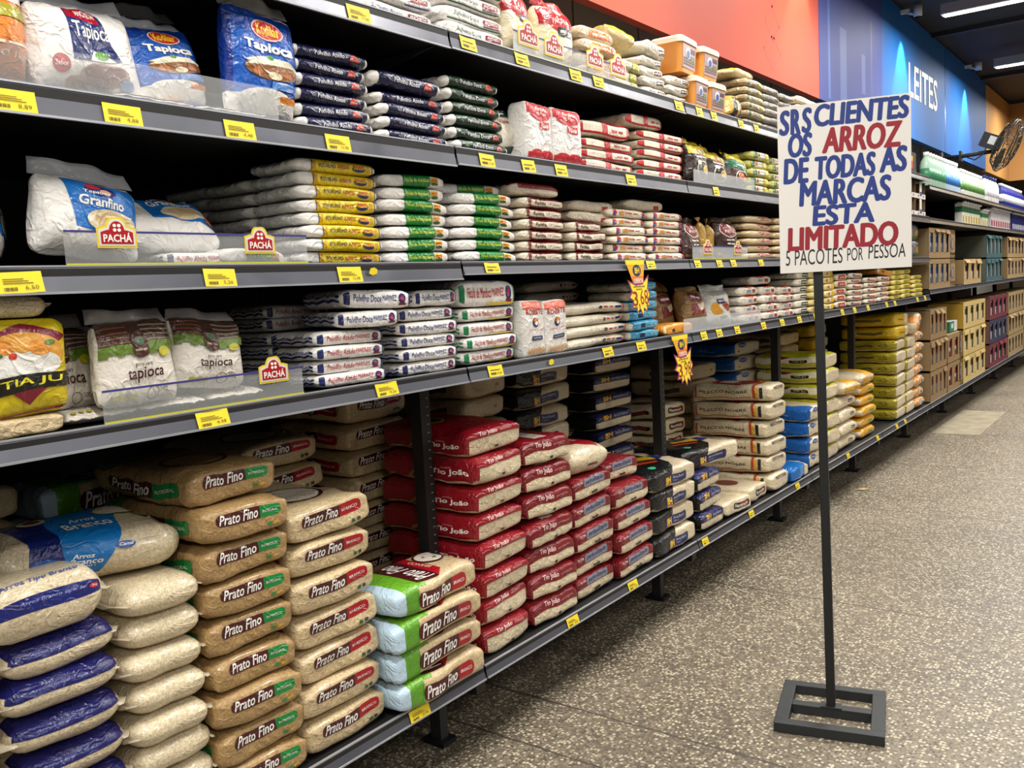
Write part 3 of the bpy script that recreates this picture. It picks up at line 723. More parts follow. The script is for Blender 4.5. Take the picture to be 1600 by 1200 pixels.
de('tiw', .31, .38, .10, RICEW, [('p', 'T', '#a01525', [(-.9, -.55), (.55, -.95), (.75, .1), (-.9, .4)]), ('t', 'T', 'João', -.75, .4, -.55, .1, WHT, dict(rot=180, bold=.03)), ('r', 'F', -.2, .3, -.6, -.35, '#7d2327')], seal=('ends', .02, ('#efe8da', 'veil')), r=.9, px=.75, kx=5, py=.3, ky=6, bulge=.25, noise=.004)
NAV = '#151d52'
def bh(a0, a1, b0, b1, face='F'):
    return [('r', face, a0, a1, b0, b1, NAV, .014), ('t', face, 'BH', a0 + .08, a0 + (a1 - a0) * .28, b0 + (b1 - b0) * .12, b1 - (b1 - b0) * .12, '#f2c418', dict(bold=.05)), ('r', face, a0 + (a1 - a0) * .05, a0 + (a1 - a0) * .3, b0, b0 + (b1 - b0) * .12, '#c4521f'), ('t', face, 'Arroz Branco', a0 + (a1 - a0) * .36, a0 + (a1 - a0) * .86, b0 + (b1 - b0) * .52, b1 - (b1 - b0) * .18, '#c9cbe0', dict(shear=.2)), ('t', face, 'TIPO 1', a0 + (a1 - a0) * .36, a0 + (a1 - a0) * .58, b0 + (b1 - b0) * .2, b0 + (b1 - b0) * .36, '#9fa3c8')]
de('bhl', .385, .28, .086, RICEW, [('p', 'F', '#111113', [(-1, -1), (-.45, -1), (-.2, .2), (-.1, 1), (-1, 1)]), ('r', 'L', -1, 1, -1, 1, '#111113'), ('p', 'T', '#111113', [(-1, -1), (-.1, -1), (.35, -.5), (.5, 1), (-1, 1)])] + bh(-.52, .5, -.68, .32)
   + [('p', 'T', '#e0b21c', [(-.2, .2), (.35, -.1), (.45, .25), (-.1, .55)]), ('p', 'T', '#b9351f', [(-.5, -.1), (.1, -.35), (.2, -.2), (-.4, .1)]), ('e', 'T', -.5, -.6, .09, .12, '#3fae7c'), ('p', 'T', '#20286e', [(.35, -.2), (.7, -.1), (.65, .3), (.45, .3)])], **R5)
de('bhs', .255, .38, .084, RICEW, [('r', 'F', -1, 1, .12, 1, NAV), ('r', 'F', -1, 1, -1, -.82, '#141416'), ('t', 'F', 'BH', -.62, -.22, .25, .92, '#f2b818', dict(bold=.05)), ('t', 'F', 'Arroz Branco', -.1, .7, .42, .78, '#bfc3df', dict(shear=.2)), ('r', 'L', -.1, 1, -1, 1, '#111113'), ('r', 'T', -1, 1, -1, -.2, '#111113'), ('r', 'T', -1, 1, -1, -.75, NAV)]
   + bh(-.75, .25, -.5, .35, 'L'), **R5)
de('pil', .27, .40, .088, RICEW, [('t', 'L', 'PILECCO NOBRE', -.78, .42, -.2, .28, '#25211f', dict(bold=.015)), ('r', 'L', .55, .62, -1, 1, '#b5482a'), ('r', 'L', .62, .7, -1, 1, '#d2a13f'), ('r', 'L', .72, .8, -1, 1, '#1d1b1c'), ('r', 'L', -.9, .5, -.98, -.86, '#b2382a'), ('r', 'L', -.9, -.86, -.9, .9, '#b2382a'),
   ('t', 'F', 'PILECCO NOBRE', -.6, .6, .42, .82, '#3b3a40', dict(bold=.02)), ('p', 'T', '#a82a25', [(-.9, -.2), (0, -.6), (.9, -.2), (.5, .6), (-.5, .6)]), ('p', 'T', '#e6dcc8', [(-.5, 0), (.5, 0), (.3, .4), (-.3, .4)]), ('r', 'T', -1, 1, -.62, -.55, '#b5482a')], **R5)
BLU = '#0d57a5'
de('blu', .35, .40, .086, RICEW, [('r', 'L', -1, 1, -1, 1, BLU), ('r', 'F', -1, -.92, -1, 1, BLU), ('r', 'T', -1, -.5, -1, 1, BLU), ('r', 'T', -1, 1, .2, 1, BLU), ('t', 'L', 'Arroz', -.1, .2, .05, .35, '#7fb0e2', IT), ('t', 'L', 'Branco', -.1, .4, -.35, 0, '#7fb0e2', IT), ('e', 'F', -.35, .55, .28, .36, '#2b4f9c'), ('t', 'F', 'Camil', -.55, -.15, .45, .7, '#cfdaf0', IT), ('r', 'F', -.7, -.62, -.5, -.3, '#44403a')], **R5)
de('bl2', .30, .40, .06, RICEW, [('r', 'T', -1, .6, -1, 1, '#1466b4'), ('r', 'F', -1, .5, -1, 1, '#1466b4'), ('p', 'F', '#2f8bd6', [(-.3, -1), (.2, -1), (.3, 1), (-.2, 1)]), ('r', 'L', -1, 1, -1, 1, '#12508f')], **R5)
de('tju', .26, .40, .086, RICEW, [('r', 'L', -1, 1, -1, 1, '#dcd6b8'), ('r', 'L', -1, .85, -1, -.3, '#a9a51e'), ('p', 'L', '#7d1a2e', [(-.45, 1), (.05, 1), (-.2, .35)]), ('r', 'L', .8, .86, -1, 1, '#7d1a2e'), ('r', 'L', 0, .5, -.22, .42, '#191712', .006), ('t', 'L', 'TIA JU', .08, .42, -.08, .28, '#c7c02e', BO), ('r', 'T', -1, 1, -1, .8, '#b7b224')], **R5)
de('namo', .28, .38, .07, RICEW, [('r', 'F', -.35, .75, -.4, .45, '#1d1c1f', .012), ('r', 'F', .1, .7, -.28, .32, '#8d2a26', .01), ('t', 'F', 'Namorado', -.25, .62, -.2, .28, '#e8e0d4', BO), ('e', 'T', -.2, -.2, .4, .3, '#6a2b23'), ('r', 'L', -.2, .7, -.4, .4, '#1d1c1f', .012), ('r', 'L', .2, .6, -.25, .25, '#8d2a26', .01), ('t', 'L', 'ARROZ', -.1, .15, -.15, .2, '#ddd6cc')], **R5)
de('plain', .25, .38, .08, RICE, [('r', 'L', -.3, .6, -.5, .4, '#5a4a3c', .01), ('r', 'F', .45, .6, -.2, .1, '#9a8a6c')], **R5)
R2 = dict(r=.85, px=.5, kx=5, py=.28, ky=7, bulge=.1, gx=.1, noise=.0036)
de('nvy', .225, .30, .07, RICEW, [('r', 'F', -1, 1, .2, 1, '#16185a'), ('r', 'T', -1, 1, -1, -.55, '#16185a'), ('t', 'F', 'Arroz branco tipo 1', -.6, .4, .5, .72, '#6f78b4', IT), ('r', 'T', -1, 1, .4, 1, '#16185a')], seal=('ends', .018, ('#e9dfc8', 'veil')), **R2)
de('nvt', .25, .32, .10, RICEW, [('r', 'F', -.95, .98, -.05, .72, '#16206a'), ('t', 'F', 'Arroz Branco tipo 1', -.5, .55, .3, .5, '#7f88c4', IT), ('e', 'F', .78, .36, .1, .14, '#c23038'), ('t', 'F', '2kg', .72, .84, .3, .42, WHT), ('t', 'T', 'Arroz Tipo Branco', -.7, .6, -.85, -.62, '#4a5a9a', IT), ('r', 'T', -1, 1, .6, 1, '#9a2a2a')], seal=('ends', .02, ('#e9dfc8', 'veil')), **R2)
de('pln2', .21, .30, .068, RICEW, [('r', 'T', -1, .3, .1, 1, '#1a2a6a')], seal=('ends', .016, ('#e9dfc8', 'veil')), **R2)
de('cam', .33, .27, .10, RICEW, [('p', 'F', '#17246c', [(-.78, -1), (-.2, -1), (-.3, 1), (-.6, 1)]), ('p', 'F', '#1276c4', [(-.3, -1), (.05, -1), (.25, 1), (-.3, 1)]), ('p', 'T', '#17246c', [(-.6, -1), (-.3, -1), (-.2, .9), (-.7, .9)]), ('p', 'T', '#1276c4', [(-.3, -1), (.25, -1), (.62, .2), (.4, .9), (-.2, .9)]),
   ('e', 'F', -.52, -.1, .2, .42, '#2b5aa8'), ('t', 'F', 'Camil', -.68, -.36, -.25, .1, WHT, IB), ('t', 'F', 'Arroz', -.22, 0, .1, .35, WHT, IB), ('t', 'F', 'Branco', -.26, .08, -.25, .08, WHT, IB), ('t', 'F', 'TIPO 1', -.14, .0, -.42, -.3, WHT), ('t', 'T', 'Branco', -.15, .35, -.6, -.25, WHT, IB), ('t', 'T', 'Arroz', 0, .3, -.2, .02, WHT, IB),
   ('e', 'T', .6, .25, .26, .34, '#7aa63a'), ('e', 'T', .6, .25, .235, .3, '#e5dcc4'), ('e', 'T', -.35, .35, .16, .2, '#d9cbb0'), ('e', 'T', -.35, .4, .1, .12, '#7a4a30'), ('e', 'F', .3, .62, .1, .2, '#2456a4'), ('t', 'F', 'Camil', .23, .38, .55, .72, WHT, IT), ('t', 'F', 'PACOTE PESO LIQ. 5kg', .42, .85, .7, .8, '#6a6a72')], r=.85, px=.4, kx=6, py=.3, ky=6, bulge=.18, noise=.006)
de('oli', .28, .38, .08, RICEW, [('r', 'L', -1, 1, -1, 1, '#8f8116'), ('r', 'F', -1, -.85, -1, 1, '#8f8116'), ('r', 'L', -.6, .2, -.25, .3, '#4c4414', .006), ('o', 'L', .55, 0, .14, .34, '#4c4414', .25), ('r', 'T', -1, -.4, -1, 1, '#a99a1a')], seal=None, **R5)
de('yel', .26, .38, .09, ('#c9a51c', 'film'), [('r', 'F', .4, 1, -1, 1, ('#d9cbae', 'rice')), ('r', 'R', -1, 1, -1, 1, ('#d9cbae', 'rice')), ('r', 'L', -.4, .5, -.3, .35, '#6b5a14', .006), ('r', 'F', -.6, .2, -.1, .1, '#7a6410')], **R5)
de('ora', .24, .38, .083, RICEW, [('o', 'F', .2, -.1, .85, 1.0, '#d98a3a', .3), ('e', 'F', .2, -.1, .22, .34, '#4a4a7c'), ('t', 'F', 'tipo 1', .06, .34, -.25, 0, '#ddd6ea'), ('r', 'F', -1, -.75, -.9, .9, '#d98a3a'), ('p', 'T', '#d98a3a', [(-1, -1), (-.2, -1), (-.6, 1), (-1, 1)])], r=.8, px=.45, kx=5, py=.25, ky=6, bulge=.12, noise=.004)
de('yfr', .27, .34, .07, ('#d49b1d', 'film'), [('r', 'F', -.1, .5, -.4, .35, '#8a9a3a', .006), ('r', 'F', -.02, .42, -.1, .1, '#4c5a1c'), ('r', 'L', -1, 1, -1, 1, ('#d9cbae', 'rice'))], r=.8, px=.4, kx=6, py=.2, ky=6, bulge=.1, noise=.003)
de('whb', .28, .36, .086, RICEW, [('r', 'F', .1, .5, -.1, .5, '#35322e', .006), ('r', 'F', 0.160, 0.287, 0.091, 0.289, '#ded6c6'), ('r', 'F', 0.337, 0.440, 0.111, 0.269, '#ded6c6'), ('r', 'L', -.3, 1, -1, .2, '#a9a51e'), ('r', 'L', .85, .95, -1, 1, '#7d1a2e')], r=.8, px=.45, kx=5, py=.25, ky=6, bulge=.1, noise=.004)
de('wyt', .30, .36, .075, RICEW, [('r', 'F', -.9, 1, -1, .35, '#d49b1d'), ('p', 'T', '#e8a91f', [(-.6, -1), (.9, -1), (1, .4), (.2, -.2)]), ('r', 'F', 0.200, 0.338, -0.180, 0.080, '#6b4a10'), ('r', 'F', 0.388, 0.500, -0.154, 0.054, '#6b4a10')], r=.8, px=.45, kx=5, py=.25, ky=6, bulge=.18, noise=.004)
# one-kilo starches and flours
W_ = ('#e9e6e2', 'film'); CRM = ('#ddd2bd', 'film')
SF = 'F'
def wrap(a0, a1, c): return [('r', 'T', a0, a1, -1, 1, c), ('r', 'U', a0, a1, -1, 1, c)]
de('amy', .27, .17, .031, W_, wrap(-.6, .86, '#e3c81b') + [('r', 'F', -.6, .86, -1, 1, '#e3c81b'), ('r', 'F', -.6, -.58, -.95, .95, '#26346a'), ('r', 'F', -.575, -.5, -.7, .7, '#c99a1c'), ('r', 'F', .70, .78, -.7, .7, '#c99a1c'), ('r', 'F', .84, .86, -.95, .95, '#26346a'), ('t', 'F', 'POLVILHO', -.42, -.02, -.32, .32, '#1e2a5c', BO), ('t', 'F', 'AZEDO', .02, .3, -.32, .32, '#b22a22', BO), ('e', 'F', .52, -.15, .15, .55, '#1e2a5c'), ('r', 'F', .4, .64, -.2, .6, '#e3b81b'), ('t', 'F', 'AMAFIL', .39, .65, -.12, .5, '#c0261f', dict(bold=.015))], **R1)
de('amg', .27, .17, .033, W_, wrap(-.38, .42, '#0f7a33') + [('r', 'F', -.38, .42, -1, 1, '#0f7a33'), ('r', 'T', -.38, .42, -1, 1, '#0f7a33'), ('t', 'F', 'Fécula de mandioca', -.34, .38, -.2, .5, '#cfe04a', BO), ('r', 'F', .44, .68, -.6, .7, '#e3b81b', .003), ('e', 'F', .56, -.5, .12, .3, '#1c5a2e'), ('t', 'F', 'AMAFIL', .45, .67, -.15, .5, '#c0261f', dict(bold=.015))], **R1)
BRD = '#742320'
de('far', .27, .17, .034, CRM, [('r', 'F', -.62, .95, .68, 1, BRD), ('r', 'F', -.62, .95, -1, -.7, BRD), ('r', 'U', -.62, .9, -1, 1, BRD), ('r', 'F', -.72, -.62, -1, 1, BRD), ('r', 'F', .84, .93, -1, 1, BRD), ('t', 'F', 'Farinha', -.45, .02, -.38, .42, '#3a1d1a', dict(bold=.025)), ('t', 'F', 'de mandioca', .18, .7, -.2, .15, '#7a5a4c', IT), ('r', 'T', -.62, .9, -1, 1, BRD)], **R1)
de('fat', .28, .17, .05, CRM, [('r', 'T', -1, 1, -1, 1, '#862a24'), ('r', 'F', -.7, .9, .1, 1, '#862a24')], **R1)
de('chv', .29, .18, .032, CRM, [('p', 'F', '#b3202a', [(-.86, -1), (-.74, -1), (-.62, 0), (-.74, 1), (-.86, 1), (-.74, 0)][:0] or [(-.80, -1), (-.68, -1), (-.60, 0), (-.68, 1), (-.80, 1)]), ('p', 'F', '#3a3f86', [(-.80, -.9), (-.72, -1), (-.66, 0), (-.72, .2), (-.80, .1)]), ('p', 'F', '#b3202a', [(.70, -1), (.82, -1), (.9, 0), (.82, 1), (.70, 1)]), ('p', 'F', '#3a3f86', [(.70, -.9), (.78, -1), (.82, 0), (.78, .2), (.70, .1)]),
   ('e', 'F', -.34, .05, .08, .5, '#c96a2a'), ('r', 'F', -0.200, 0.134, -0.106, 0.206, '#b0403a'), ('r', 'F', 0.184, 0.450, -0.075, 0.175, '#b0403a'), ('r', 'F', -.5, -.26, -.5, .4, '#cf8a4a')], **R1)
de('whp', .30, .18, .04, CRM, [('r', 'F', .35, .6, -1, 0, '#b3202a')], **R1)
de('rbg', .34, .20, .034, ('#cbb58e', 'film'), [('r', 'F', -.1, 1, .3, 1, '#9a2228'), ('r', 'F', -.1, 1, -1, -.55, '#d9c8b4'), ('r', 'F', 0.100, 0.406, -0.218, 0.068, '#9a2228'), ('r', 'F', 0.456, 0.700, -0.189, 0.039, '#9a2228')], r=.8, px=.5, kx=6, py=.2, ky=8, bulge=.06, noise=.002)
DNV = '#13163c'
def pol(col, word): return [('r', 'F', -.8, .84, -1, 1, col), ('r', 'T', -.8, .84, -1, 1, col), ('r', 'U', -.8, .84, -1, 1, col), ('t', 'F', word, -.42, .3, -.32, .38, '#e9e9ef', dict(bold=.012)), ('p', 'F', '#d0473f', [(.42, -.5), (.66, -.5), (.62, .3), (.54, .6), (.46, .3)]), ('t', 'F', 'PACHÁ', .44, .64, -.3, 0, '#f3d9d5', BO)]
de('pnv', .27, .16, .031, W_, pol(DNV, 'Polvilho Azedo'), **dict(R1, r=.95))
de('pgr', .27, .16, .033, W_, pol('#12301c', 'Polvilho Doce'), **dict(R1, r=.95))
MN = '#1f2a62'
def marz(word, c1, c2, tcol):
    return [('r', 'F', -.94, -.8, -1, 1, c1), ('r', 'F', .86, .96, -1, 1, c1), ('t', 'F', word, -.72, .06, -.34, .52, tcol, dict(shear=.2, bold=.01)), ('t', 'F', 'MARINEZ', .09, .5, -.22, .46, tcol, dict(bold=.008)), ('e', 'F', .66, .1, .1, .62, MN), ('e', 'F', .66, .1, .055, .34, '#a32a4a'), ('r', 'F', .56, .76, -.85, -.45, '#7c1f2c'),
            ('r', 'L', -.9, .95, .35, .85, c1, .004), ('r', 'L', -.9, .95, -.85, -.35, c1, .004), ('t', 'L', 'Polvilho MARINEZ', -.7, .8, .45, .75, '#e5e6f0'), ('r', 'F', -.1, .85, -1, -.7, c2), ('r', 'U', -.1, .85, -1, 0, c2), ('r', 'T', -.2, .5, -.3, .6, '#2b7ac0')]
de('mzr', .25, .17, .034, W_, marz('Polvilho Azedo', MN, '#e9e6e2', '#b8353a'), **R1)
de('mzb', .25, .17, .035, W_, marz('Polvilho Doce', MN, '#e9e6e2', '#2a3d8a'), **R1)
de('mzg', .27, .17, .040, W_, marz('Fécula de Mandioca', '#1c7a4a', '#e8c83a', '#b8353a'), **R1)
de('bge', .40, .20, .038, ('#d5cbb8', 'film'), [('r', 'F', 0.350, 0.460, -0.170, 0.220, '#b3322e'), ('r', 'F', 0.510, 0.600, -0.131, 0.181, '#b3322e'), ('r', 'F', .66, .84, -.3, .3, '#23306c', .003), ('r', 'F', .87, .94, -1, 1, '#c9463f'), ('e', 'F', .26, 0, .05, .4, '#4a3a3a')], r=.85, px=.5, kx=8, py=.25, ky=8, bulge=.06, noise=.003)
de('ble', .27, .18, .035, ('#cfc5b0', 'film'), wrap(-.82, .82, '#3a93b9') + [('r', 'F', -.82, .82, -1, 1, '#3a93b9'), ('r', 'T', -.82, .82, -1, 1, '#3a93b9'), ('r', 'F', -.3, 0, -.45, .5, '#182440', .002), ('r', 'F', .05, .72, -.5, .4, '#62b0cd', .003), ('r', 'F', 0.120, 0.359, -0.175, 0.095, '#20648a'), ('r', 'F', 0.409, 0.600, -0.148, 0.068, '#20648a')], **R1)
de('oro', .26, .17, .05, ('#d99233', 'film'), [('r', 'F', -.5, -.3, -.5, .2, '#2a2a33', .002), ('r', 'F', -1, -.88, -1, 1, '#eadfcb'), ('r', 'F', .86, 1, -1, 1, '#eadfcb'), ('p', 'T', '#e7b258', [(-.4, -1), (.4, -1), (.2, .6), (-.5, .4)])], **R1)
de('anc', .31, .17, .043, W_, [('t', 'F', 'Polvilho Doce', -.62, .14, -.2, .45, '#8a978f', dict(bold=.015)), ('r', 'F', .28, .8, -.25, .5, '#8c1428', .004), ('t', 'F', 'ANCHIETA', .33, .75, -.02, .38, WHT, dict(bold=.03)), ('r', 'F', .28, .8, -.55, -.4, '#5a2a4c'), ('r', 'U', -.8, .9, -1, .2, '#1f5a34'), ('r', 'F', -.8, .85, -1, -.75, '#1f5a34')], **R1)
de('anp', .31, .17, .043, W_, [('t', 'F', 'Polvilho Azedo', -.62, .14, -.2, .45, '#8f8f9f', dict(bold=.015)), ('r', 'F', .28, .8, -.25, .5, '#8c1428', .004), ('t', 'F', 'ANCHIETA', .33, .75, -.02, .38, WHT, dict(bold=.03)), ('r', 'F', .2, .85, -1, -.7, '#4a3f8a'), ('r', 'U', -.8, .9, -1, .2, '#4a3f8a')], **R1)
de('rwh', .38, .20, .036, CRM, [('r', 'F', -1, -.8, -1, 1, '#b3202a'), ('r', 'F', .8, .93, -1, 1, '#b3202a'), ('r', 'F', -.15, .05, -1, 1, '#b3202a'), ('r', 'F', -.8, .85, -1, -.55, '#b3202a'), ('r', 'F', 0.200, 0.405, -0.132, 0.232, '#b3202a'), ('r', 'F', 0.455, 0.620, -0.096, 0.196, '#b3202a'), ('p', 'T', '#b3202a', [(-.2, -1), (.9, -1), (.7, .5)])], **R1)
de('ygs', .14, .15, .038, ('#c3c06a', 'film'), [('r', 'F', -.75, -.42, -1, 1, '#3d6a2c'), ('r', 'F', -.4, .3, -.8, .8, '#e5e0d2'), ('e', 'F', -.25, 0, .1, .5, '#b85a2a'), ('r', 'F', -0.100, 0.060, -0.080, 0.180, '#7a4a2a'), ('r', 'F', 0.110, 0.240, -0.054, 0.154, '#7a4a2a'), ('r', 'F', .34, .8, -1, 1, '#d6c31f')], **R1)
de('sms', .22, .16, .040, ('#ddd5c6', 'film'), [('r', 'F', .3, .62, -.5, .4, '#a33a3a', .003), ('r', 'F', -.2, .15, -.35, .3, '#8a90a8', .003), ('p', 'T', '#c0552a', [(-.3, -1), (.5, -1), (.3, .3), (-.1, .5)]), ('r', 'F', -.05, .25, .6, 1, '#c96a3a')], **R1)
de('blk', .20, .16, .040, ('#d8d0c0', 'film'), [('r', 'F', -.2, .85, -.7, .6, '#38423e', .003), ('r', 'F', -0.100, 0.318, -0.168, 0.118, '#d6dccf'), ('r', 'F', 0.368, 0.700, -0.139, 0.089, '#d6dccf')], **R1)
de('yls', .22, .16, .040, ('#e0cf8a', 'film'), [('r', 'F', .2, .8, -1, 1, '#dcb81c'), ('e', 'F', -.25, 0, .22, .5, '#c9722a'), ('r', 'F', -.1, .12, -.6, .5, '#efe6d2')], **R1)
de('reds', .20, .16, .04, ('#d9c9ae', 'film'), [('r', 'F', -.7, .5, -.8, .7, '#b0463e', .004), ('r', 'F', -0.400, -0.038, -0.180, 0.080, '#efdcd0'), ('r', 'F', 0.012, 0.300, -0.154, 0.054, '#efdcd0')], **R1)
de('pnk', .20, .16, .034, ('#d9cdb8', 'film'), [('r', 'F', -.3, .6, -.7, .2, '#b8685a', .004), ('r', 'F', -.6, -.3, -.4, .6, '#6f6a7c', .003)], **R1)
de('ygn', .20, .16, .034, ('#d6c268', 'film'), [('r', 'F', -.5, .2, -.8, .7, '#9a9a2a', .004), ('r', 'F', .3, .7, -.8, .6, '#cda51f')], **R1)
de('ors', .24, .18, .042, ('#dccbb2', 'film'), [('r', 'F', -.5, .5, -.7, .6, '#d0722a'), ('r', 'F', .55, .8, -.6, .5, '#c04a2a', .003), ('r', 'F', -0.300, 0.006, -0.232, 0.132, '#f0dcc0'), ('r', 'F', 0.056, 0.300, -0.196, 0.096, '#f0dcc0')], **R1)
de('ylb', .22, .20, .055, ('#cdb98a', 'film'), [('r', 'T', -1, 1, -1, 1, '#d8bd2a'), ('r', 'F', -1, 1, .3, 1, '#d8bd2a'), ('r', 'R', -1, 1, -1, 1, '#c9b23a')], r=.8, px=.4, kx=6, py=.2, ky=6, bulge=.12, noise=.004)
de('bys', .17, .17, .032, ('#d3c7a4', 'film'), [('r', 'F', .3, .8, -1, 1, '#b5b02a'), ('r', 'F', .22, .3, -1, 1, '#3d6a2c'), ('r', 'F', -.5, .1, -.4, .4, '#e2dccb'), ('r', 'F', -0.400, -0.206, -0.104, 0.104, '#9a7a4a'), ('r', 'F', -0.156, 0.000, -0.083, 0.083, '#9a7a4a')], **R1)
de('sug', .20, .18, .038, ('#dad3c4', 'film'), [('r', 'F', .2, .75, -.55, .4, '#5a4440', .003), ('r', 'F', 0.260, 0.465, -0.142, 0.092, '#e0d6ca'), ('r', 'F', 0.515, 0.680, -0.119, 0.069, '#e0d6ca'), ('r', 'F', -.5, .1, -.3, .2, '#a39c90', .003), ('p', 'T', '#6b4a40', [(-.5, -.4), (.5, -.6), (.6, -.1), (-.4, .1)])], **dict(R1, noise=.004))
de('see', .20, .22, .036, ('#b3a588', 'film'), [('r', 'F', -.3, .35, -.8, .8, '#8f8a7a', .003), ('r', 'F', .4, .8, -1, 1, '#b9ac1f'), ('r', 'F', -.78, -.6, -1, 1, '#4a6a3a'), ('r', 'L', -1, 1, -1, 1, '#a5916c')], r=.7, px=.45, kx=6, py=.2, ky=8, bulge=.06, noise=.002)
de('see2', .18, .22, .036, ('#a29a8c', 'film'), [('r', 'F', -.5, .6, -.8, .7, '#85827f', .003), ('r', 'F', .65, .8, -.8, .8, '#6d4a44')], r=.7, px=.45, kx=6, py=.2, ky=8, bulge=.06, noise=.002)
# standing pouches
VEIL = ('#cfd3da', 'veil')
de('tap', .215, .07, .165, W_, [('p', 'F', '#1d2d66', [(-.42, -.3), (.62, -.3), (.5, .1), (.35, .82), (-.42, .82)]), ('p', 'F', '#a31228', [(-.4, .62), (.32, .55), (.28, .95), (-.38, .98)]), ('t', 'F', 'ANCHIETA', -.2, .26, .68, .86, WHT, dict(bold=.02)), ('t', 'F', 'Tapioca', -.34, .5, .08, .54, WHT, dict(bold=.015)), ('e', 'F', -.62, -.42, .14, .2, '#b0222c'), ('t', 'F', 'Sabor', -.72, -.52, -.48, -.36, '#f0d8d4', IT),
   ('p', 'F', '#e9e4da', [(-.05, -.3), (.5, -.3), (.3, -.1), (.05, -.08)]), ('e', 'F', .22, -.17, .16, .1, '#5f9a3a'), ('e', 'F', .2, -.62, .5, .28, '#a98a80'), ('e', 'F', .2, -.55, .42, .16, '#7c5a54'), ('e', 'F', -.35, -.8, .22, .16, '#b89a84'), ('e', 'F', .62, -.85, .16, .15, '#8aa0c4')], seal=('top', .03, VEIL), **PCH)
def kod(): return [('r', 'F', -1, 1, -.62, 1, '#1558b8'), ('r', 'F', -1, 1, .55, 1, '#123f9a'), ('r', 'F', -1, -.9, -.6, 1, '#12348a'), ('r', 'L', -1, 1, -.6, 1, '#12348a'), ('r', 'R', -1, 1, -.6, 1, '#12348a'), ('r', 'K', -1, 1, -.6, 1, '#1558b8'), ('e', 'F', .12, .62, .46, .19, '#e7c9c0'), ('e', 'F', .12, .62, .42, .165, '#c42a22'), ('t', 'F', 'Kodilar', -.2, .44, .52, .73, '#f3c81f', dict(bold=.03)), ('t', 'F', 'Tapioca', -.6, .78, .16, .4, WHT, dict(bold=.045)),
   ('e', 'F', .14, -.12, .78, .2, '#8a5a34'), ('p', 'F', '#e8e0c8', [(-.62, -.1), (.9, .02), (.86, -.05), (.5, .12), (-.1, .1)]), ('p', 'F', '#e4dcc4', [(-.64, -.02), (-.1, .1), (.6, .12), (.92, 0), (.5, .0), (-.2, -.06)]), ('e', 'F', .1, .1, .1, .05, '#4c8a3a'), ('e', 'F', -.3, -.2, .14, .06, '#b5703a'), ('e', 'F', .55, -.18, .18, .06, '#a8602c'), ('e', 'F', .2, -.24, .2, .07, '#dccfae'),
   ('r', 'F', .1, .92, -.48, -.34, '#5a86cc'), ('e', 'F', .0, -.72, .8, .24, '#e6e3dc'), ('r', 'F', .35, .9, -.7, -.58, '#d9822e', .004)]
de('kod', .185, .06, .235, W_, kod(), seal=('top', .03, VEIL), **PCH)
de('gra', .215, .07, .155, W_, [('p', 'F', '#1a6ec0', [(-.35, -.35), (1, -.6), (1, .95), (-.5, 1)]), ('e', 'F', .15, .66, .3, .2, '#2c2f6e'), ('e', 'F', .0, .75, .14, .1, '#b0303a'), ('e', 'F', .22, .62, .12, .08, '#d4a48a'), ('t', 'F', 'Granfino', -.28, .6, .18, .46, WHT, dict(bold=.03)), ('t', 'F', 'Tapioca', -.2, .3, .5, .62, WHT, BO), ('e', 'F', .35, -.15, .5, .3, '#dccdb0'), ('e', 'F', .35, -.12, .36, .2, '#cdb48a'), ('r', 'F', .75, .98, -.45, -.2, '#d9622e')], seal=('top', .035, VEIL), **PCH)
de('trc', .17, .055, .15, ('#e6e0d6', 'film'), [('r', 'F', -1, 1, .35, 1, '#4a352c'), ('r', 'K', -1, 1, .35, 1, '#4a352c'), ('r', 'T', -1, 1, -1, 1, '#4a352c')] + [('r', 'F', .15, .98, .48 + .12 * k, .52 + .12 * k, '#9a8676') for k in range(4)] + [('r', 'F', -.98, -.2, .48 + .12 * k, .52 + .12 * k, '#7a4a38') for k in range(4)] + [('p', 'F', '#64802e', [(-1 + .2 * k, .16 + .06 * (k % 2)), (-.8 + .2 * k, .16 + .06 * (k % 2)), (-.8 + .2 * k, .46), (-1 + .2 * k, .46)]) for k in range(10)]
   + [('r', 'F', -.2, .2, .1, .72, '#4a2a20', .015), ('e', 'F', 0, .5, .12, .1, '#3a5a3c'), ('r', 'F', -0.140, -0.013, 0.264, 0.316, '#b09a8a'), ('r', 'F', 0.037, 0.140, 0.269, 0.311, '#b09a8a'), ('e', 'F', .62, .18, .16, .12, '#b7b22a'), ('t', 'F', 'goma para', -.2, .2, -.14, -.04, '#4a2a20', IT), ('t', 'F', 'tapioca', -.44, .5, -.48, -.14, '#3f1f18', dict(shear=.15, bold=.02)), ('o', 'F', .18, -.74, .16, .14, '#6a4a3a', .14), ('t', 'F', '500g', .36, .62, -.78, -.62, '#5a3a2e'), ('e', 'F', -.7, -.78, .07, .06, '#b7b22a'), ('e', 'F', -.5, -.78, .07, .06, '#b7b22a'), ('e', 'F', -.3, -.78, .07, .06, '#b7b22a')], seal=('top', .024, ('#a9a5a4', 'veil')), **PCH)
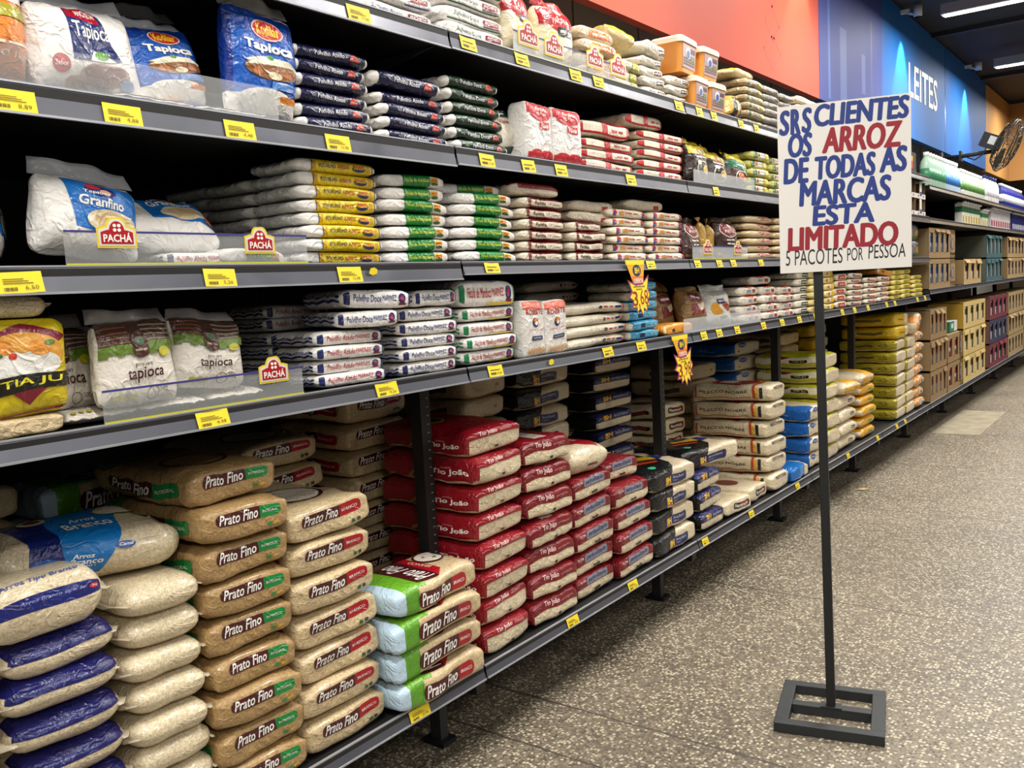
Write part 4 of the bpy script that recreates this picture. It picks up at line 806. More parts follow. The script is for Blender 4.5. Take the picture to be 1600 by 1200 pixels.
de('tjp', .15, .07, .165, ('#dcc51d', 'film'), [('p', 'F', '#7d1a2e', [(-1, .62), (0, .98), (1, .62), (0, .2)]), ('e', 'F', -.1, .25, .95, .5, '#d49a3a'), ('e', 'F', -.1, .05, .85, .34, '#dcdad4'), ('e', 'F', -.5, .45, .24, .16, '#d88a3a'), ('e', 'F', -.1, .5, .26, .18, '#dca04a'), ('e', 'F', .3, .42, .26, .17, '#d98f3a'), ('e', 'F', -.35, .26, .1, .07, '#c0392a'), ('e', 'F', .5, .5, .12, .06, '#4d7a34'), ('e', 'F', -.7, .3, .12, .06, '#4d7a34'), ('p', 'F', '#7d1a2e', [(-.5, -.46), (.5, -.46), (0, -.8)]), ('r', 'F', -1, 1, -.5, -.16, '#1a1812'), ('t', 'F', 'TIA JU', -.72, .78, -.43, -.23, '#d9cf2e', BO), ('r', 'F', -1, 1, -1, -.93, '#7d1a2e')], **dict(PCH, py=.4))
de('rob', .12, .06, .172, ('#dedbd7', 'film'), [('r', 'F', -1, 1, .7, 1, '#cf6a55'), ('r', 'T', -1, 1, -1, 1, '#e8e4de'), ('t', 'F', 'ROBSITE', -.8, .8, .5, .7, '#b2352e', BO), ('e', 'F', 0, .22, .28, .17, '#26325e'), ('e', 'F', .06, .26, .2, .12, '#d98a3a'), ('e', 'F', .08, .2, .12, .07, '#efe6dc'), ('t', 'F', 'FARINHA DE TRIGO', -.7, .8, -.06, 0, '#b2352e'), ('r', 'F', -.45, .6, -.4, -.26, '#26325e', .003), ('t', 'F', 'TRADICIONAL', -.35, .5, -.36, -.3, '#dedbd7')] + [('e', 'F', -.75 + .17 * k, -.78, .06, .12, '#d3a262') for k in range(10)], r=.4, mode='stand', py=.3, ky=10, px=.1, kx=10, bulge=.08, noise=.002)
de('vil', .16, .075, .175, ('#e4e2df', 'film'), [('r', 'F', -1, 1, .62, 1, '#bd2a34'), ('r', 'T', -1, 1, -1, 1, '#e0dcd8'), ('e', 'F', 0, .62, .8, .22, '#bd2a34'), ('t', 'F', 'Farinha', -.4, .5, .74, .86, '#f3e6e2', IT), ('t', 'F', 'de Trigo', -.3, .4, .58, .7, '#f3e6e2', IT), ('r', 'F', -.1, .66, .12, .38, '#bd2a34', .006), ('t', 'F', 'Vilma', 0, .56, .17, .33, WHT, dict(bold=.03, shear=.15)), ('t', 'F', 'Tradicional', -.1, .66, -.06, .02, '#6f7a86'), ('t', 'F', 'FARINHA DE TRIGO', .1, .75, -.42, -.36, '#a84a4a'), ('r', 'F', -1, 1, -1, -.72, '#bd2a34'), ('e', 'F', -.4, -.72, .4, .1, '#bd2a34'), ('e', 'F', .4, -.72, .4, .1, '#bd2a34')], r=.3, mode='stand', py=.22, ky=10, px=.08, kx=10, bulge=.05, noise=.0016)
de('vig', .13, .06, .15, ('#dcd5c4', 'film'), [('r', 'F', -1, 1, .68, 1, '#28463a'), ('r', 'F', -0.400, 0.074, 0.783, 0.877, '#c9d6c6'), ('r', 'F', 0.124, 0.500, 0.793, 0.867, '#c9d6c6'), ('t', 'F', 'Vilma', -.3, .5, .42, .6, '#b04a44', BO), ('r', 'F', -1, 1, -1, -.8, '#28463a'), ('e', 'F', 0, -.8, .8, .14, '#28463a')], **PCH)
de('pcr', .17, .08, .19, ('#dfd3b4', 'film'), [('r', 'F', -1, 1, .35, 1, '#a8141f'), ('e', 'F', .1, .52, .72, .42, '#a8141f'), ('t', 'F', 'PACHÁ', -.35, .55, .38, .6, '#f0d6cc', BO), ('e', 'F', .1, .8, .2, .12, '#e7c4ba'), ('r', 'F', -.15, .85, -.02, .26, '#1c191b', .01), ('r', 'F', 0.000, 0.362, 0.086, 0.164, '#e7e2d8'), ('r', 'F', 0.412, 0.700, 0.094, 0.156, '#e7e2d8'), ('e', 'F', .2, -.5, .5, .28, '#e6dcc2'), ('e', 'F', .62, -.66, .18, .14, '#c98a2a')], seal=('top', .03, ('#a51d26', 'film')), **PCH)
de('cof', .17, .07, .165, ('#3a2420', 'film'), [('e', 'F', 0, .5, .82, .5, '#d8c9c2'), ('e', 'F', 0, .52, .78, .46, '#6e1822'), ('t', 'F', 'PACHÁ', -.5, .55, .28, .5, '#e0c8bd', BO), ('e', 'F', 0, .68, .22, .13, '#d0a8a0'), ('r', 'F', -0.450, -0.004, -0.164, -0.086, '#e2ddd6'), ('r', 'F', 0.046, 0.400, -0.156, -0.094, '#e2ddd6'), ('r', 'F', -0.350, 0.012, -0.364, -0.286, '#e2ddd6'), ('r', 'F', 0.062, 0.350, -0.356, -0.294, '#e2ddd6'), ('r', 'F', -1, 1, -1, -.8, '#b08a4a')], seal=('top', .02, ('#4a3a2c', 'film')), **PCH)
de('gol', .12, .07, .16, ('#b08a3c', 'film'), [('p', 'F', '#1c1714', [(-.6, -1), (-.1, -1), (.2, 1), (-.3, 1)]), ('p', 'F', '#1c1714', [(.3, -1), (.6, -1), (.9, 1), (.5, 1)])], seal=('top', .02, ('#c9a14a', 'film')), **PCH)
de('yok', .18, .07, .165, ('#2b1c19', 'film'), [('r', 'F', -1, 1, .42, 1, '#cdb81d'), ('r', 'K', -1, 1, .42, 1, '#cdb81d'), ('e', 'F', .1, .6, .36, .2, '#c2471f'), ('e', 'F', .2, .62, .18, .12, '#4a9a3a'), ('r', 'F', -0.500, 0.170, 0.238, 0.322, '#e6ded2'), ('r', 'F', 0.220, 0.750, 0.247, 0.313, '#e6ded2'), ('o', 'F', .15, -.35, .62, .45, '#cfc6b8', .12), ('e', 'F', .45, -.3, .3, .2, '#d8b86a'), ('e', 'F', -.2, .0, .22, .12, '#cfcac2')], seal=('top', .022, ('#cdb81d', 'film')), **PCH)
de('yog', .18, .07, .15, ('#3a2622', 'film'), [('r', 'F', -1, 1, .5, 1, '#cdb81d'), ('r', 'F', -1, 1, .05, .5, '#0f6a42'), ('r', 'F', -0.300, 0.174, 0.223, 0.317, '#dfeadb'), ('r', 'F', 0.224, 0.600, 0.233, 0.307, '#dfeadb'), ('o', 'F', .1, -.45, .62, .42, '#cfc6b8', .12), ('e', 'F', 0, -.35, .3, .2, '#d2703a'), ('e', 'F', .4, -.5, .2, .14, '#d8b43a')], seal=('top', .022, ('#cdb81d', 'film')), **PCH)
de('clr', .19, .08, .165, ('#8a6a3e', 'film'), [('r', 'F', -.6, .6, .25, .75, '#6a1a2a', .012), ('r', 'F', -0.400, 0.018, 0.438, 0.562, '#dcd2c8'), ('r', 'F', 0.068, 0.400, 0.450, 0.550, '#dcd2c8'), ('p', 'F', '#7a1f22', [(-.6, -.5), (.7, -.3), (.5, .15), (-.5, .1)]), ('p', 'F', '#cfc0a8', [(.2, -.2), (.9, .1), (.7, .3), (.0, .1)]), ('e', 'F', -.3, -.75, .3, .16, '#cf6a2a'), ('e', 'F', .4, -.8, .2, .12, '#a8342c')], seal=('top', .02, ('#a58a5c', 'veil')), **PCH)
de('whp2', .19, .06, .15, ('#d6d6d0', 'film'), [('r', 'F', -1, 1, .6, 1, '#bcbcb4'), ('e', 'F', -.3, -.15, .5, .35, '#d99a2a'), ('e', 'F', .35, -.05, .4, .3, '#9a3a24'), ('p', 'F', '#d6d6d0', [(-.2, .0), (.5, -.6), (.7, -.5), (0, .15)]), ('r', 'F', -.3, .35, .12, .4, '#2a3258', .008), ('r', 'F', -0.200, 0.039, 0.234, 0.306, '#d6d8e2'), ('r', 'F', 0.089, 0.280, 0.241, 0.299, '#d6d8e2'), ('e', 'F', .2, -.62, .3, .1, '#3d6a3c')], seal=('top', .03, ('#c3c4be', 'film')), **PCH)
de('orp', .15, .08, .2, ('#d07a2c', 'film'), [('r', 'F', -1, 1, .55, 1, '#c98a52'), ('r', 'F', -1, .95, .45, .85, '#dedcd6'), ('e', 'F', -.5, .7, .14, .08, '#222428'), ('t', 'F', 'Juntos', -.3, .4, .64, .76, '#3a3a3e', IB), ('r', 'F', -1, 1, .12, .38, '#97912a'), ('t', 'F', 'UADO 1kg', -.3, .8, -.62, -.48, '#e9d9c2', BO), ('r', 'F', -0.300, 0.286, -0.391, -0.329, '#e9d9c2'), ('r', 'F', 0.336, 0.800, -0.385, -0.335, '#e9d9c2')], seal=('top', .03, VEIL), **PCH)
de('blb', .18, .07, .16, ('#1d3a5c', 'film'), [('r', 'F', -1, 1, -.1, .2, '#97912a'), ('r', 'F', -1, 1, .3, 1, '#b9bcc2')], seal=('top', .03, VEIL), **PCH)
de('col', .14, .06, .13, ('#6b6a72', 'film'), [('e', 'F', .0, -.2, .6, .4, '#b5893a'), ('e', 'F', .1, .5, .5, .3, '#3c3c46'), ('r', 'F', -1, 1, -1, -.6, '#4c6a3e')], **PCH)

# ------------------------------------------------------------------ base shelf: rice, nearest bay first
Z1 = ZB[1] + .002
RS, RC = 'rice_sack', 'rice sack'
stack(D['nvy'], RS, RC, 'navy-edged clear rice sack', 'in the cut-off stack at the photo edge', 7, .395, .625, Z1, .070)
stack(D['nvy'], RS, RC, 'navy-edged clear rice sack', 'under the big navy-banded sack', 7, .618, .862, Z1, .070, ysh=.000)
place(D['nvt'], RS, 'puffy clear rice sack with a broad navy band, top of the navy-edged stack', RC, mtx((-.03 - .08, .718, Z1 + 7 * .070 + .002), 2, 0, 0, (.9, .5, 1)), 'navy-banded rice sacks', 0)
stack(D['pln2'], RS, RC, 'plain clear rice sack', 'in the stack under the blue-printed sack', 8, .842, 1.045, Z1, .0655)
place(D['cam'], RS, 'big clear rice sack with blue and navy print lying over two stacks', RC, mtx((-.245, .868, Z1 + 8 * .0655 + .006), -8, 0, 0), 'blue-printed rice sacks', 0)
stack(D['int'], RS, RC, 'green-plated brown rice sack', 'of the brown stack', 9, 1.024, 1.256, Z1, .0795, top=dict(dx=-.03))
stack(D['bra'], RS, RC, 'red-plated tan rice sack', 'of the front stack beside the brown sacks', 7, 1.243, 1.508, Z1, .0835, top=dict(dx=-.01))
stack(D['gre'], RS, RC, 'long green-ended rice sack', 'of the low stack by the rail joint', 4, 1.506, 1.866, Z1, .0805, xf=.012, top=dict(rz=3, dx=-.01))
stack(D['bra'], RS, RC, 'shaded red-plated rice sack', 'of the rear stack by the first post', 9, 1.82, 2.1, Z1, .0835, xf=-.46)
stack(D['bra'], RS, RC, 'shaded red-plated rice sack', 'of the rear stack behind the low sacks', 8, 1.45, 1.74, Z1, .0835, xf=-.47)
stack(D['gre'], RS, RC, 'shaded green-ended rice sack', 'behind the blue-printed sack', 8, .93, 1.3, Z1, .0825, xf=-.5)
stack(D['plain'], RS, RC, 'shaded plain rice sack', 'in the dark behind the navy-edged stacks', 9, .62, .87, Z1, .0775, xf=-.43)
# second bay
stack(D['tio'], RS, RC, 'red-sided cream rice sack', 'of the red stack beside the first post', 8, 1.905, 2.142, Z1, .0835, top=dict(rz=-6, dx=-.01, dy=.015, roll=-2))
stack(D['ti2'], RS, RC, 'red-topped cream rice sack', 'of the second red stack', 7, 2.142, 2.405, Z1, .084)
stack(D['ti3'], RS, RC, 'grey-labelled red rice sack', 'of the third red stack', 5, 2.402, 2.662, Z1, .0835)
place(D['tiw'], RS, 'cream rice sack with upside-down red print, topping the third red stack', RC, mtx((-.23, 2.535, Z1 + 5 * .0835 + .004), -2, 0, 1, (.80, 1, 1)), 'loose top sacks', 0)
stack(D['ti3'], RS, RC, 'grey-labelled red rice sack', 'of the fourth red stack beside black sacks', 4, 2.665, 2.938, Z1, .0845)
place(D['ti3'], RS, 'small-looking red and grey rice sack tilted on the fourth red stack', RC, mtx((-.25, 2.805, Z1 + 4 * .0845 + .006), -5, 0, 2, (.82, .9, .9)), 'loose top sacks', 1)
stack(D['bhl'], RS, RC, 'black and cream rice sack', 'of the low stack before the second post', 4, 2.945, 3.315, Z1, .0855, top=dict(rz=-2, lean=-3))
stack(D['bhs'], RS, RC, 'navy-topped cream sack', 'of the rear stack before the second post', 9, 3.265, 3.6, Z1, .0825, xf=-.46)
stack(D['plain'], RS, RC, 'shaded cream rice sack', 'behind the red stacks', 9, 2.38, 2.64, Z1, .084, xf=-.46)
stack(D['tio'], RS, RC, 'shaded red rice sack', 'behind the first red stack', 7, 2.13, 2.37, Z1, .0835, xf=-.47)
stack(D['bhl'], RS, RC, 'shaded black rice sack', 'deep in the bay behind the red stacks', 9, 2.72, 3.1, Z1, .083, xf=-.48)
# third bay
stack(D['bhs'], RS, RC, 'navy-topped black-sided sack', 'of the low stack past the second post', 3, 3.352, 3.59, Z1, .0835)
place(D['bhl'], RS, 'black and cream rice sack with yellow print lying across past the second post', RC, mtx((-.2, 3.57, Z1 + 3 * .0835 + .006), -12, 0, 0, (1, 1.0, .95)), 'loose top sacks', 2)
place(D['namo'], RS, 'cream rice sack with black label, flat on the base shelf beside the black sacks', RC, mtx((-.22, 3.735, Z1), -2, 0, 0, (.94, 1, 1)), 'flat sacks on the base shelf', 0)
place(D['namo'], RS, 'cream rice sack with black label, flat on the base shelf below the lettered stack', RC, mtx((-.23, 3.995, Z1), 2, 0, 0, (.83, 1, 1.1)), 'flat sacks on the base shelf', 1)
stack(D['pil'], RS, RC, 'striped, black-lettered rice sack', 'of the lettered stack', 6, 4.13, 4.39, Z1, .0885, top=dict(dz=.0, rz=2))
place(D['bl2'], RS, 'bright blue rice sack slumped on the base shelf between lettered and blue stacks', RC, mtx((-.22, 4.53, Z1), -3, 0, 0, (.75, 1, 1.2)), 'flat sacks on the base shelf', 0)
stack(D['blu'], RS, RC, 'blue-sided cream rice sack', 'of the blue stack behind the sign pole', 4, 4.715, 4.985, Z1, .0865)
stack(D['tju'], RS, RC, 'green-sided pale rice sack', 'of the tall stack behind the sign pole', 7, 4.995, 5.235, Z1, .0865)
stack(D['namo'], RS, RC, 'shaded black-labelled rice sack', 'in the rear past the second post', 6, 3.84, 4.12, Z1, .075, xf=-.46)
stack(D['blu'], RS, RC, 'shaded blue-sided rice sack', 'behind the lettered stack', 8, 4.76, 5.16, Z1, .086, xf=-.46)
stack(D['plain'], RS, RC, 'shaded tan rice sack', 'between the rear blue and lettered sacks', 7, 4.28, 4.62, Z1, .0865, xf=-.5)
# fourth and fifth bays
stack(D['whb'], RS, RC, 'dark-labelled cream rice sack', 'of the stack just past the sign pole', 4, 5.245, 5.62, Z1, .0805)
place(D['wyt'], RS, 'white and yellow rice sack lying askew past the sign pole', RC, mtx((-.2, 5.47, Z1 + 4 * .0805 + .004), -6, 0, 1, (.92, 1, 1.0)), 'loose top sacks', 0)
stack(D['yfr'], RS, RC, 'green-labelled yellow rice sack', 'of the yellow stack past the sign', 5, 5.70, 6.03, Z1, .0685)
place(D['wyt'], RS, 'white-topped yellow rice sack across the top of the yellow stack', RC, mtx((-.21, 5.83, Z1 + 5 * .0685 + .003), 3, 0, 0, (1.1, 1, 1.0)), 'loose top sacks', 1)
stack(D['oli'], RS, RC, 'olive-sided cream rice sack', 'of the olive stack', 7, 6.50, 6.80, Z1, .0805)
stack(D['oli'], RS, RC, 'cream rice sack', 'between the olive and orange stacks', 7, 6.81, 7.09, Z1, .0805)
stack(D['yel'], RS, RC, 'big yellow rice sack', 'on top of the olive stack', 2, 6.52, 6.88, Z1 + 7 * .0805 + .002, .092, jit=1.3)
stack(D['ora'], RS, RC, 'orange-arced white rice sack', 'of the orange stack beside cardboard cases', 7, 7.10, 7.375, Z1, .0835)
place(D['ora'], RS, 'white and orange rice sack standing on end above the orange stack', RC, mtx((-.2, 7.1, Z1 + 7 * .0835 + .004), 6, 0, -14, (1.05, 1, 1.5)), 'loose top sacks', 1)
stack(D['plain'], RS, RC, 'dim tan rice sack', 'in the rear past the sign pole', 8, 5.5, 5.85, Z1, .0865, xf=-.46)
stack(D['yel'], RS, RC, 'dim yellow rice sack', 'in the rear behind the yellow stack', 8, 6.05, 6.4, Z1, .0885, xf=-.45)

# ------------------------------------------------------------------ second level
SB_, SC_ = 'starch_bag', 'starch bag'
Z2 = ZB[2] + .002
def lip(y0, y1, z, h, what, logos=(), x=-.012, stripe=True):
    """clear plastic barrier standing on the rail, with hanging logo plates"""
    e = empty('shelf_barrier', (x, (y0 + y1) / 2, z)); tag(e, what, 'shelf barrier', 'clear plastic shelf barriers')
    L = (y1 - y0) / 2
    MB().box((-.002, -L, 0), (0, L, h), mat('#dfe3e6', 'clear')).build('clear_panel', e)
    if stripe: MB().box((.0003, -L, 0), (.0012, L, .004), mat('#b7b22a', 'gloss')).box((.0003, -L, h - .004), (.0012, L, h), mat('#3a3a7c', 'gloss')).build('edge_strip', e)
    for (yy, zc, sw) in logos:
        yy -= (y0 + y1) / 2; zc -= z; mb = MB(); M = YZat(.0008, yy, zc)
        for k, (cc, g) in enumerate((('#d9c33a', .12), ('#d8d4cc', .06), ('#a8101f', 0))):
            m = mat(cc, 'gloss'); g *= sw; dz = .0006 * k
            mb.prism([(-sw / 2 - g, -sw * .2 - g), (sw / 2 + g, -sw * .2 - g), (sw / 2 + g, sw * .14 + g), (sw * .3 + g, sw * .2 + g), (-sw * .3 - g, sw * .2 + g), (-sw / 2 - g, sw * .14 + g)], M @ Matrix.Translation((0, 0, dz)), .0006, m)
            mb.prism([(sw * .24 * math.cos(t) + (g if math.cos(t) > 0 else -g), sw * .16 + (sw * .3 + g) * math.sin(t)) for t in [i * math.pi / 10 for i in range(11)]], M @ Matrix.Translation((0, 0, dz + .0001)), .0006, m)
        mb.text('PACHÁ', -sw * .44, sw * .44, -sw * .15, sw * .13, M, mat('#f4efe8', 'gloss'), z=.0026, bold=.03)
        for q in (-1, 1):
            for r_ in (0, 1): mb.prism([(q * sw * .07 + sw * .055 * math.cos(t), sw * (.2 + .13 * r_) + sw * .05 * math.sin(t)) for t in [i * math.pi / 5 for i in range(10)]], M @ Matrix.Translation((0, 0, .0021)), .0004, mat('#f4efe8', 'gloss'))
        mb.build('logo_plate', e)
    return e

pouch(D['tjp'], 'rice_pouch', 'rice bag', 'yellow and maroon rice bag standing at the photo edge', .722, Z2 + .035, -.055, 0, 2, 0, (1.0, 1, 1.0))
place(D['plain'], 'rice_bag', 'clear rice bag lying under the yellow and maroon bag', 'rice bag', mtx((-.12, .70, Z2), 0, 0, 0, (.62, .5, .42)), None, 1)
place(D['pln2'], 'rice_bag', 'clear rice bag with black label lying above the yellow bag', 'rice bag', mtx((-.13, .70, Z2 + .203), 2, 0, 0, (.75, .62, .68)), None, 2)
TN = 'tapioca_pouch'
pouch(D['trc'], TN, 'tapioca pouch', 'brown and white tapioca pouch beside the yellow rice bag', .825, Z2 + .022, -.125, 4, 8, -2, (.85, 1, 1.02), 'brown and white tapioca pouches', 0)
pouch(D['trc'], TN, 'tapioca pouch', 'brown and white tapioca pouch, the middle one of three standing', .937, Z2 + .022, -.06, 2, 7, 1, (1.0, 1, 1.06), 'brown and white tapioca pouches', 1)
pouch(D['trc'], TN, 'tapioca pouch', 'brown and white tapioca pouch leaning near the navy-trimmed bags', 1.105, Z2 + .03, -.075, -3, 10, 3, (.95, 1, .95), 'brown and white tapioca pouches', 2)
for k, (y, x, rz, lab) in enumerate(((.865, -.06, 2, 'brown-trimmed tapioca bag lying flat beneath the first standing pouch'), (1.02, -.06, -3, 'brown-trimmed tapioca bag lying flat behind the clear barrier'), (1.165, -.06, 3, 'white-fronted tapioca bag lying flat beside the navy-trimmed bags'))):
    place(D['trc'], TN, lab, 'tapioca pouch', Matrix.Translation((x - .075, y, Z2 + .028 * 0 + .014)) @ Matrix.Rotation(math.radians(90 + rz), 4, 'Z') @ Matrix.Rotation(math.radians(-90), 4, 'X') @ Matrix.Translation((0, 0, -.075)) @ Matrix.Diagonal((.86, .45, 1, 1)), 'tapioca pouches lying flat', k)
for k, (y, z, lab) in enumerate(((.86, .185, 'dim tapioca bag lying behind and above the standing brown pouches'), (1.08, .185, 'dim tapioca bag lying above the leaning brown pouch'))):
    place(D['trc'], TN, lab, 'tapioca pouch', Matrix.Translation((-.2, y, Z2 + z - .03)) @ Matrix.Rotation(math.radians(94), 4, 'Z') @ Matrix.Rotation(math.radians(-80), 4, 'X') @ Matrix.Translation((0, 0, -.075)) @ Matrix.Diagonal((.95, .6, 1, 1)), 'tapioca pouches lying flat', 1 - k)
for k, (y, lab) in enumerate(((.82, 'dim tapioca pouch in the row behind the standing brown pouches'), (.98, 'dim tapioca pouch behind the middle brown pouch'), (1.13, 'dim tapioca pouch behind the leaning brown pouch'))):
    pouch(D['trc'], TN, 'tapioca pouch', lab, y, Z2, -.225, 2, 4, 0, (.95, 1, 1.02), 'tapioca pouches in the rear row', k)
lip(.84, 1.30, ZB[2] + .004, .062, 'clear barrier with one red logo plate in front of the brown tapioca pouches', [(1.222, ZB[2] + .058, .062)])
stack(D['mzr'], SB_, SC_, 'red-script white starch bag', 'of the double-width stack', 4, 1.36, 1.6, Z2, .0335)
stack(D['mzr'], SB_, SC_, 'pale red-script starch bag', 'on the rear half of the stack', 6, 1.375, 1.60, Z2, .0335, xf=-.21)
stack(D['mzb'], SB_, SC_, 'blue-script starch bag', 'of the stack between red-script and green-trimmed bags', 5, 1.628, 1.872, Z2, .0345)
place(D['mzb'], SB_, 'navy-trimmed starch bag lying crooked on the red-script stack', SC_, mtx((-.10, 1.535, Z2 + 4 * .0335 + .002), -9, 0, 0, (.74, 1, 1.1)), 'crooked starch bags', 0)
place(D['mzb'], SB_, 'puffed navy-trimmed starch bag tilted across two stacks', SC_, mtx((-.10, 1.565, Z2 + 5 * .0345 + .006), -10, 0, 2, (.86, 1.05, 1.3)), 'crooked starch bags', 1)
place(D['mzb'], SB_, 'navy-trimmed starch bag topping the blue-script stack', SC_, mtx((-.11, 1.775, Z2 + 5 * .0345 + .002), 4, 0, 0, (.74, 1, 1.2)), 'crooked starch bags', 2)
stack(D['mzg'], SB_, SC_, 'green-trimmed white starch bag', 'of the stack beside the red-topped flour packs', 4, 1.88, 2.15, Z2, .0405)
place(D['mzg'], SB_, 'domed green-trimmed starch bag topping its stack', SC_, mtx((-.12, 2.01, Z2 + 4 * .0405 + .002), -4, 0, 0, (.93, 1.1, 1.85)), 'crooked starch bags', 0)
pouch(D['rob'], 'flour_pack', 'flour pack', 'white flour pack with salmon top, beside the green-trimmed starch', 2.205, Z2, -.045, 3, 1, 0, (.98, 1, 1.0), 'salmon-topped flour packs', 0)
pouch(D['rob'], 'flour_pack', 'flour pack', 'white flour pack with salmon top, beside the cream flour bags', 2.322, Z2, -.045, -3, 1, 0, (.95, 1, .97), 'salmon-topped flour packs', 1)
FB, FC = 'flour_bag', 'flour bag'
stack(D['bge'], FB, FC, 'cream flour bag with red print', 'beside the salmon-topped packs', 4, 2.372, 2.80, Z2, .0375, top=dict(rz=-6))
stack(D['bge'], FB, FC, 'dim cream flour bag', 'in the rear by the blue-ended bags', 6, 2.5, 2.86, Z2, .0385, xf=-.25)
stack(D['ble'], FB, FC, 'sky-blue ended corn flour bag', 'of the stack under the upper offer sign', 6, 2.80, 3.055, Z2, .0355)
place(D['oro'], FB, 'orange flour bag lying alone beside the sky-blue bags', FC, mtx((-.075, 3.185, Z2), 0, 0, 0, (.95, .62, .85)), None, 0)
for k, (y, x, rz, ro, lab) in enumerate(((3.14, -.24, 12, -3, 'amber clear packet half hidden behind the orange flour bag'), (3.315, -.165, 4, 2, 'amber clear packet with maroon label near the orange flour bag'), (3.47, -.10, -4, 2, 'amber clear packet with maroon label beside the white mixed packet'))):
    pouch(D['clr'], 'snack_packet', 'packet', lab, y, Z2 + .002, x, rz, 12, ro, (.95, 1, .95), 'amber clear packets', k)
place(D['clr'], 'snack_packet', 'dim amber packet lying on top behind the clear packets', 'packet', mtx((-.2, 3.35, Z2 + .165), 0, 60, 0, (1, .6, .8)), 'amber clear packets', 1)
pouch(D['whp2'], 'snack_packet', 'packet', 'pale packet printed with mixed fruit beside small white bags', 3.69, Z2 + .002, -.085, -8, 14, 3, (1.0, 1, 1.0))
lip(3.2, 4.0, ZB[2] + .004, .055, 'clear barrier in front of the amber and pale packets', (), stripe=False)
stack(D['sms'], FB, FC, 'small red-marked flour bag', 'of the stack behind the barrier end', 4, 3.82, 4.06, Z2, .041)
stack(D['sms'], FB, FC, 'small red-marked flour bag', 'of the second small white stack', 4, 4.06, 4.30, Z2, .040)
stack(D['sms'], FB, FC, 'small red-marked flour bag', 'of the third small white stack', 4, 4.30, 4.53, Z2, .038)
stack(D['sms'], FB, FC, 'loose small flour bag', 'across the small white stacks', 1, 4.0, 4.25, Z2 + .170, .04, jit=3)
stack(D['blk'], FB, FC, 'grey-labelled pale bag', 'of the stack left of the yellow-ended bags', 6, 4.535, 4.745, Z2, .037)
stack(D['yls'], FB, FC, 'yellow-ended small bag', 'of the stack behind the sign pole', 6, 4.75, 4.985, Z2, .037)
stack(D['yls'], FB, FC, 'yellow-ended small bag', 'of the stack hidden by the pole', 6, 4.99, 5.2, Z2, .037)
stack(D['reds'], FB, FC, 'small bag with red label', 'of the red stack right of the pole', 5, 5.21, 5.44, Z2, .040)
for k in range(3):
    stack(D['pnk'], FB, FC, 'small pinkish bag', 'of the ' + ('first', 'second', 'third')[k] + ' pink stack past the pole', 5 if k else 6, 5.45 + k * .325, 5.45 + k * .325 + .31, Z2, .0335)
place(D['oro'], FB, 'orange bag lying slanted on the pink stacks', FC, mtx((-.12, 6.28, Z2 + 5 * .0335 + .003), -6, 0, 6, (1, 1, .8)), None, 1)
stack(D['ygn'], FB, FC, 'small yellow-green bag', 'of the taller yellow-green stack', 6, 6.44, 6.70, Z2, .034)
stack(D['ygn'], FB, FC, 'small yellow-green bag', 'of the middle yellow-green stack', 6, 6.71, 7.0, Z2, .034)
stack(D['ygn'], FB, FC, 'small yellow-green bag', 'of the last yellow-green stack before cardboard cases', 5, 7.01, 7.35, Z2, .0315)

# ------------------------------------------------------------------ third level
Z3 = ZB[3] + .002
pouch(D['blb'], TN, 'tapioca pouch', 'dark blue tapioca pouch cut off by the photo edge', .60, Z3, -.07, 6, 4, 0, (.9, 1, .9))
pouch(D['gra'], TN, 'tapioca pouch', 'granulated tapioca pouch turned sideways near the photo edge', .725, Z3, -.16, 62, 6, -4, (1, 1, .96), 'granulated tapioca pouches', 0)
pouch(D['gra'], TN, 'tapioca pouch', 'upright granulated tapioca pouch behind the first logo plate', .875, Z3 + .004, -.075, 3, 9, 6, (.95, 1, .96), 'granulated tapioca pouches', 1)
pouch(D['gra'], TN, 'tapioca pouch', 'granulated tapioca pouch slumped back beside the yellow-banded starch', 1.075, Z3 + .024, -.10, -4, 54, 1, (1.0, 1, .95), 'granulated tapioca pouches', 2)
stack(D['mzr'], SB_, SC_, 'white bag lying low behind the clear barrier', 'between the two logo plates', 1, 1.02, 1.2, Z3, .03, xf=-.045)
place(D['amg'], SB_, 'white bag with maroon print lying behind the second logo plate', SC_, mtx((-.11, 1.22, Z3), 4, 0, 0, (.6, .9, 1.1)), None, 1)
lip(.80, 1.34, ZB[3] + .004, .062, 'clear barrier with two red logo plates under the granulated tapioca', [(.897, ZB[3] + .055, .062), (1.213, ZB[3] + .045, .062)])
stack(D['amy'], SB_, SC_, 'white starch bag with yellow band', 'of the yellow-banded stack', 8, 1.345, 1.613, Z3, .0302)
stack(D['amy'], SB_, SC_, 'yellow-banded starch bag', 'of the second row behind the yellow-banded stack', 7, 1.335, 1.613, Z3, .0302, xf=-.205)
stack(D['amy'], SB_, SC_, 'yellow-banded starch bag', 'of the third row behind the yellow-banded stack', 7, 1.345, 1.613, Z3, .031, xf=-.385)
stack(D['amg'], SB_, SC_, 'white starch bag with green band', 'of the first green-banded stack', 7, 1.612, 1.87, Z3, .0325)
stack(D['amg'], SB_, SC_, 'white starch bag with green band', 'of the second green-banded stack', 7, 1.88, 2.165, Z3, .0325, top=dict(dx=-.04, rz=-5))
stack(D['far'], FB, FC, 'red-edged cream flour bag', 'of the taller dark red edged stack', 6, 2.17, 2.45, Z3, .0325)
place(D['fat'], FB, 'dark red flour bag lying crooked on the red-edged stack', FC, mtx((-.12, 2.28, Z3 + 6 * .0325 + .003), -6, 0, 1, (.86, 1, .75)), None, 0)
stack(D['far'], FB, FC, 'red-edged cream flour bag', 'of the shorter dark red edged stack', 4, 2.45, 2.69, Z3, .0325)
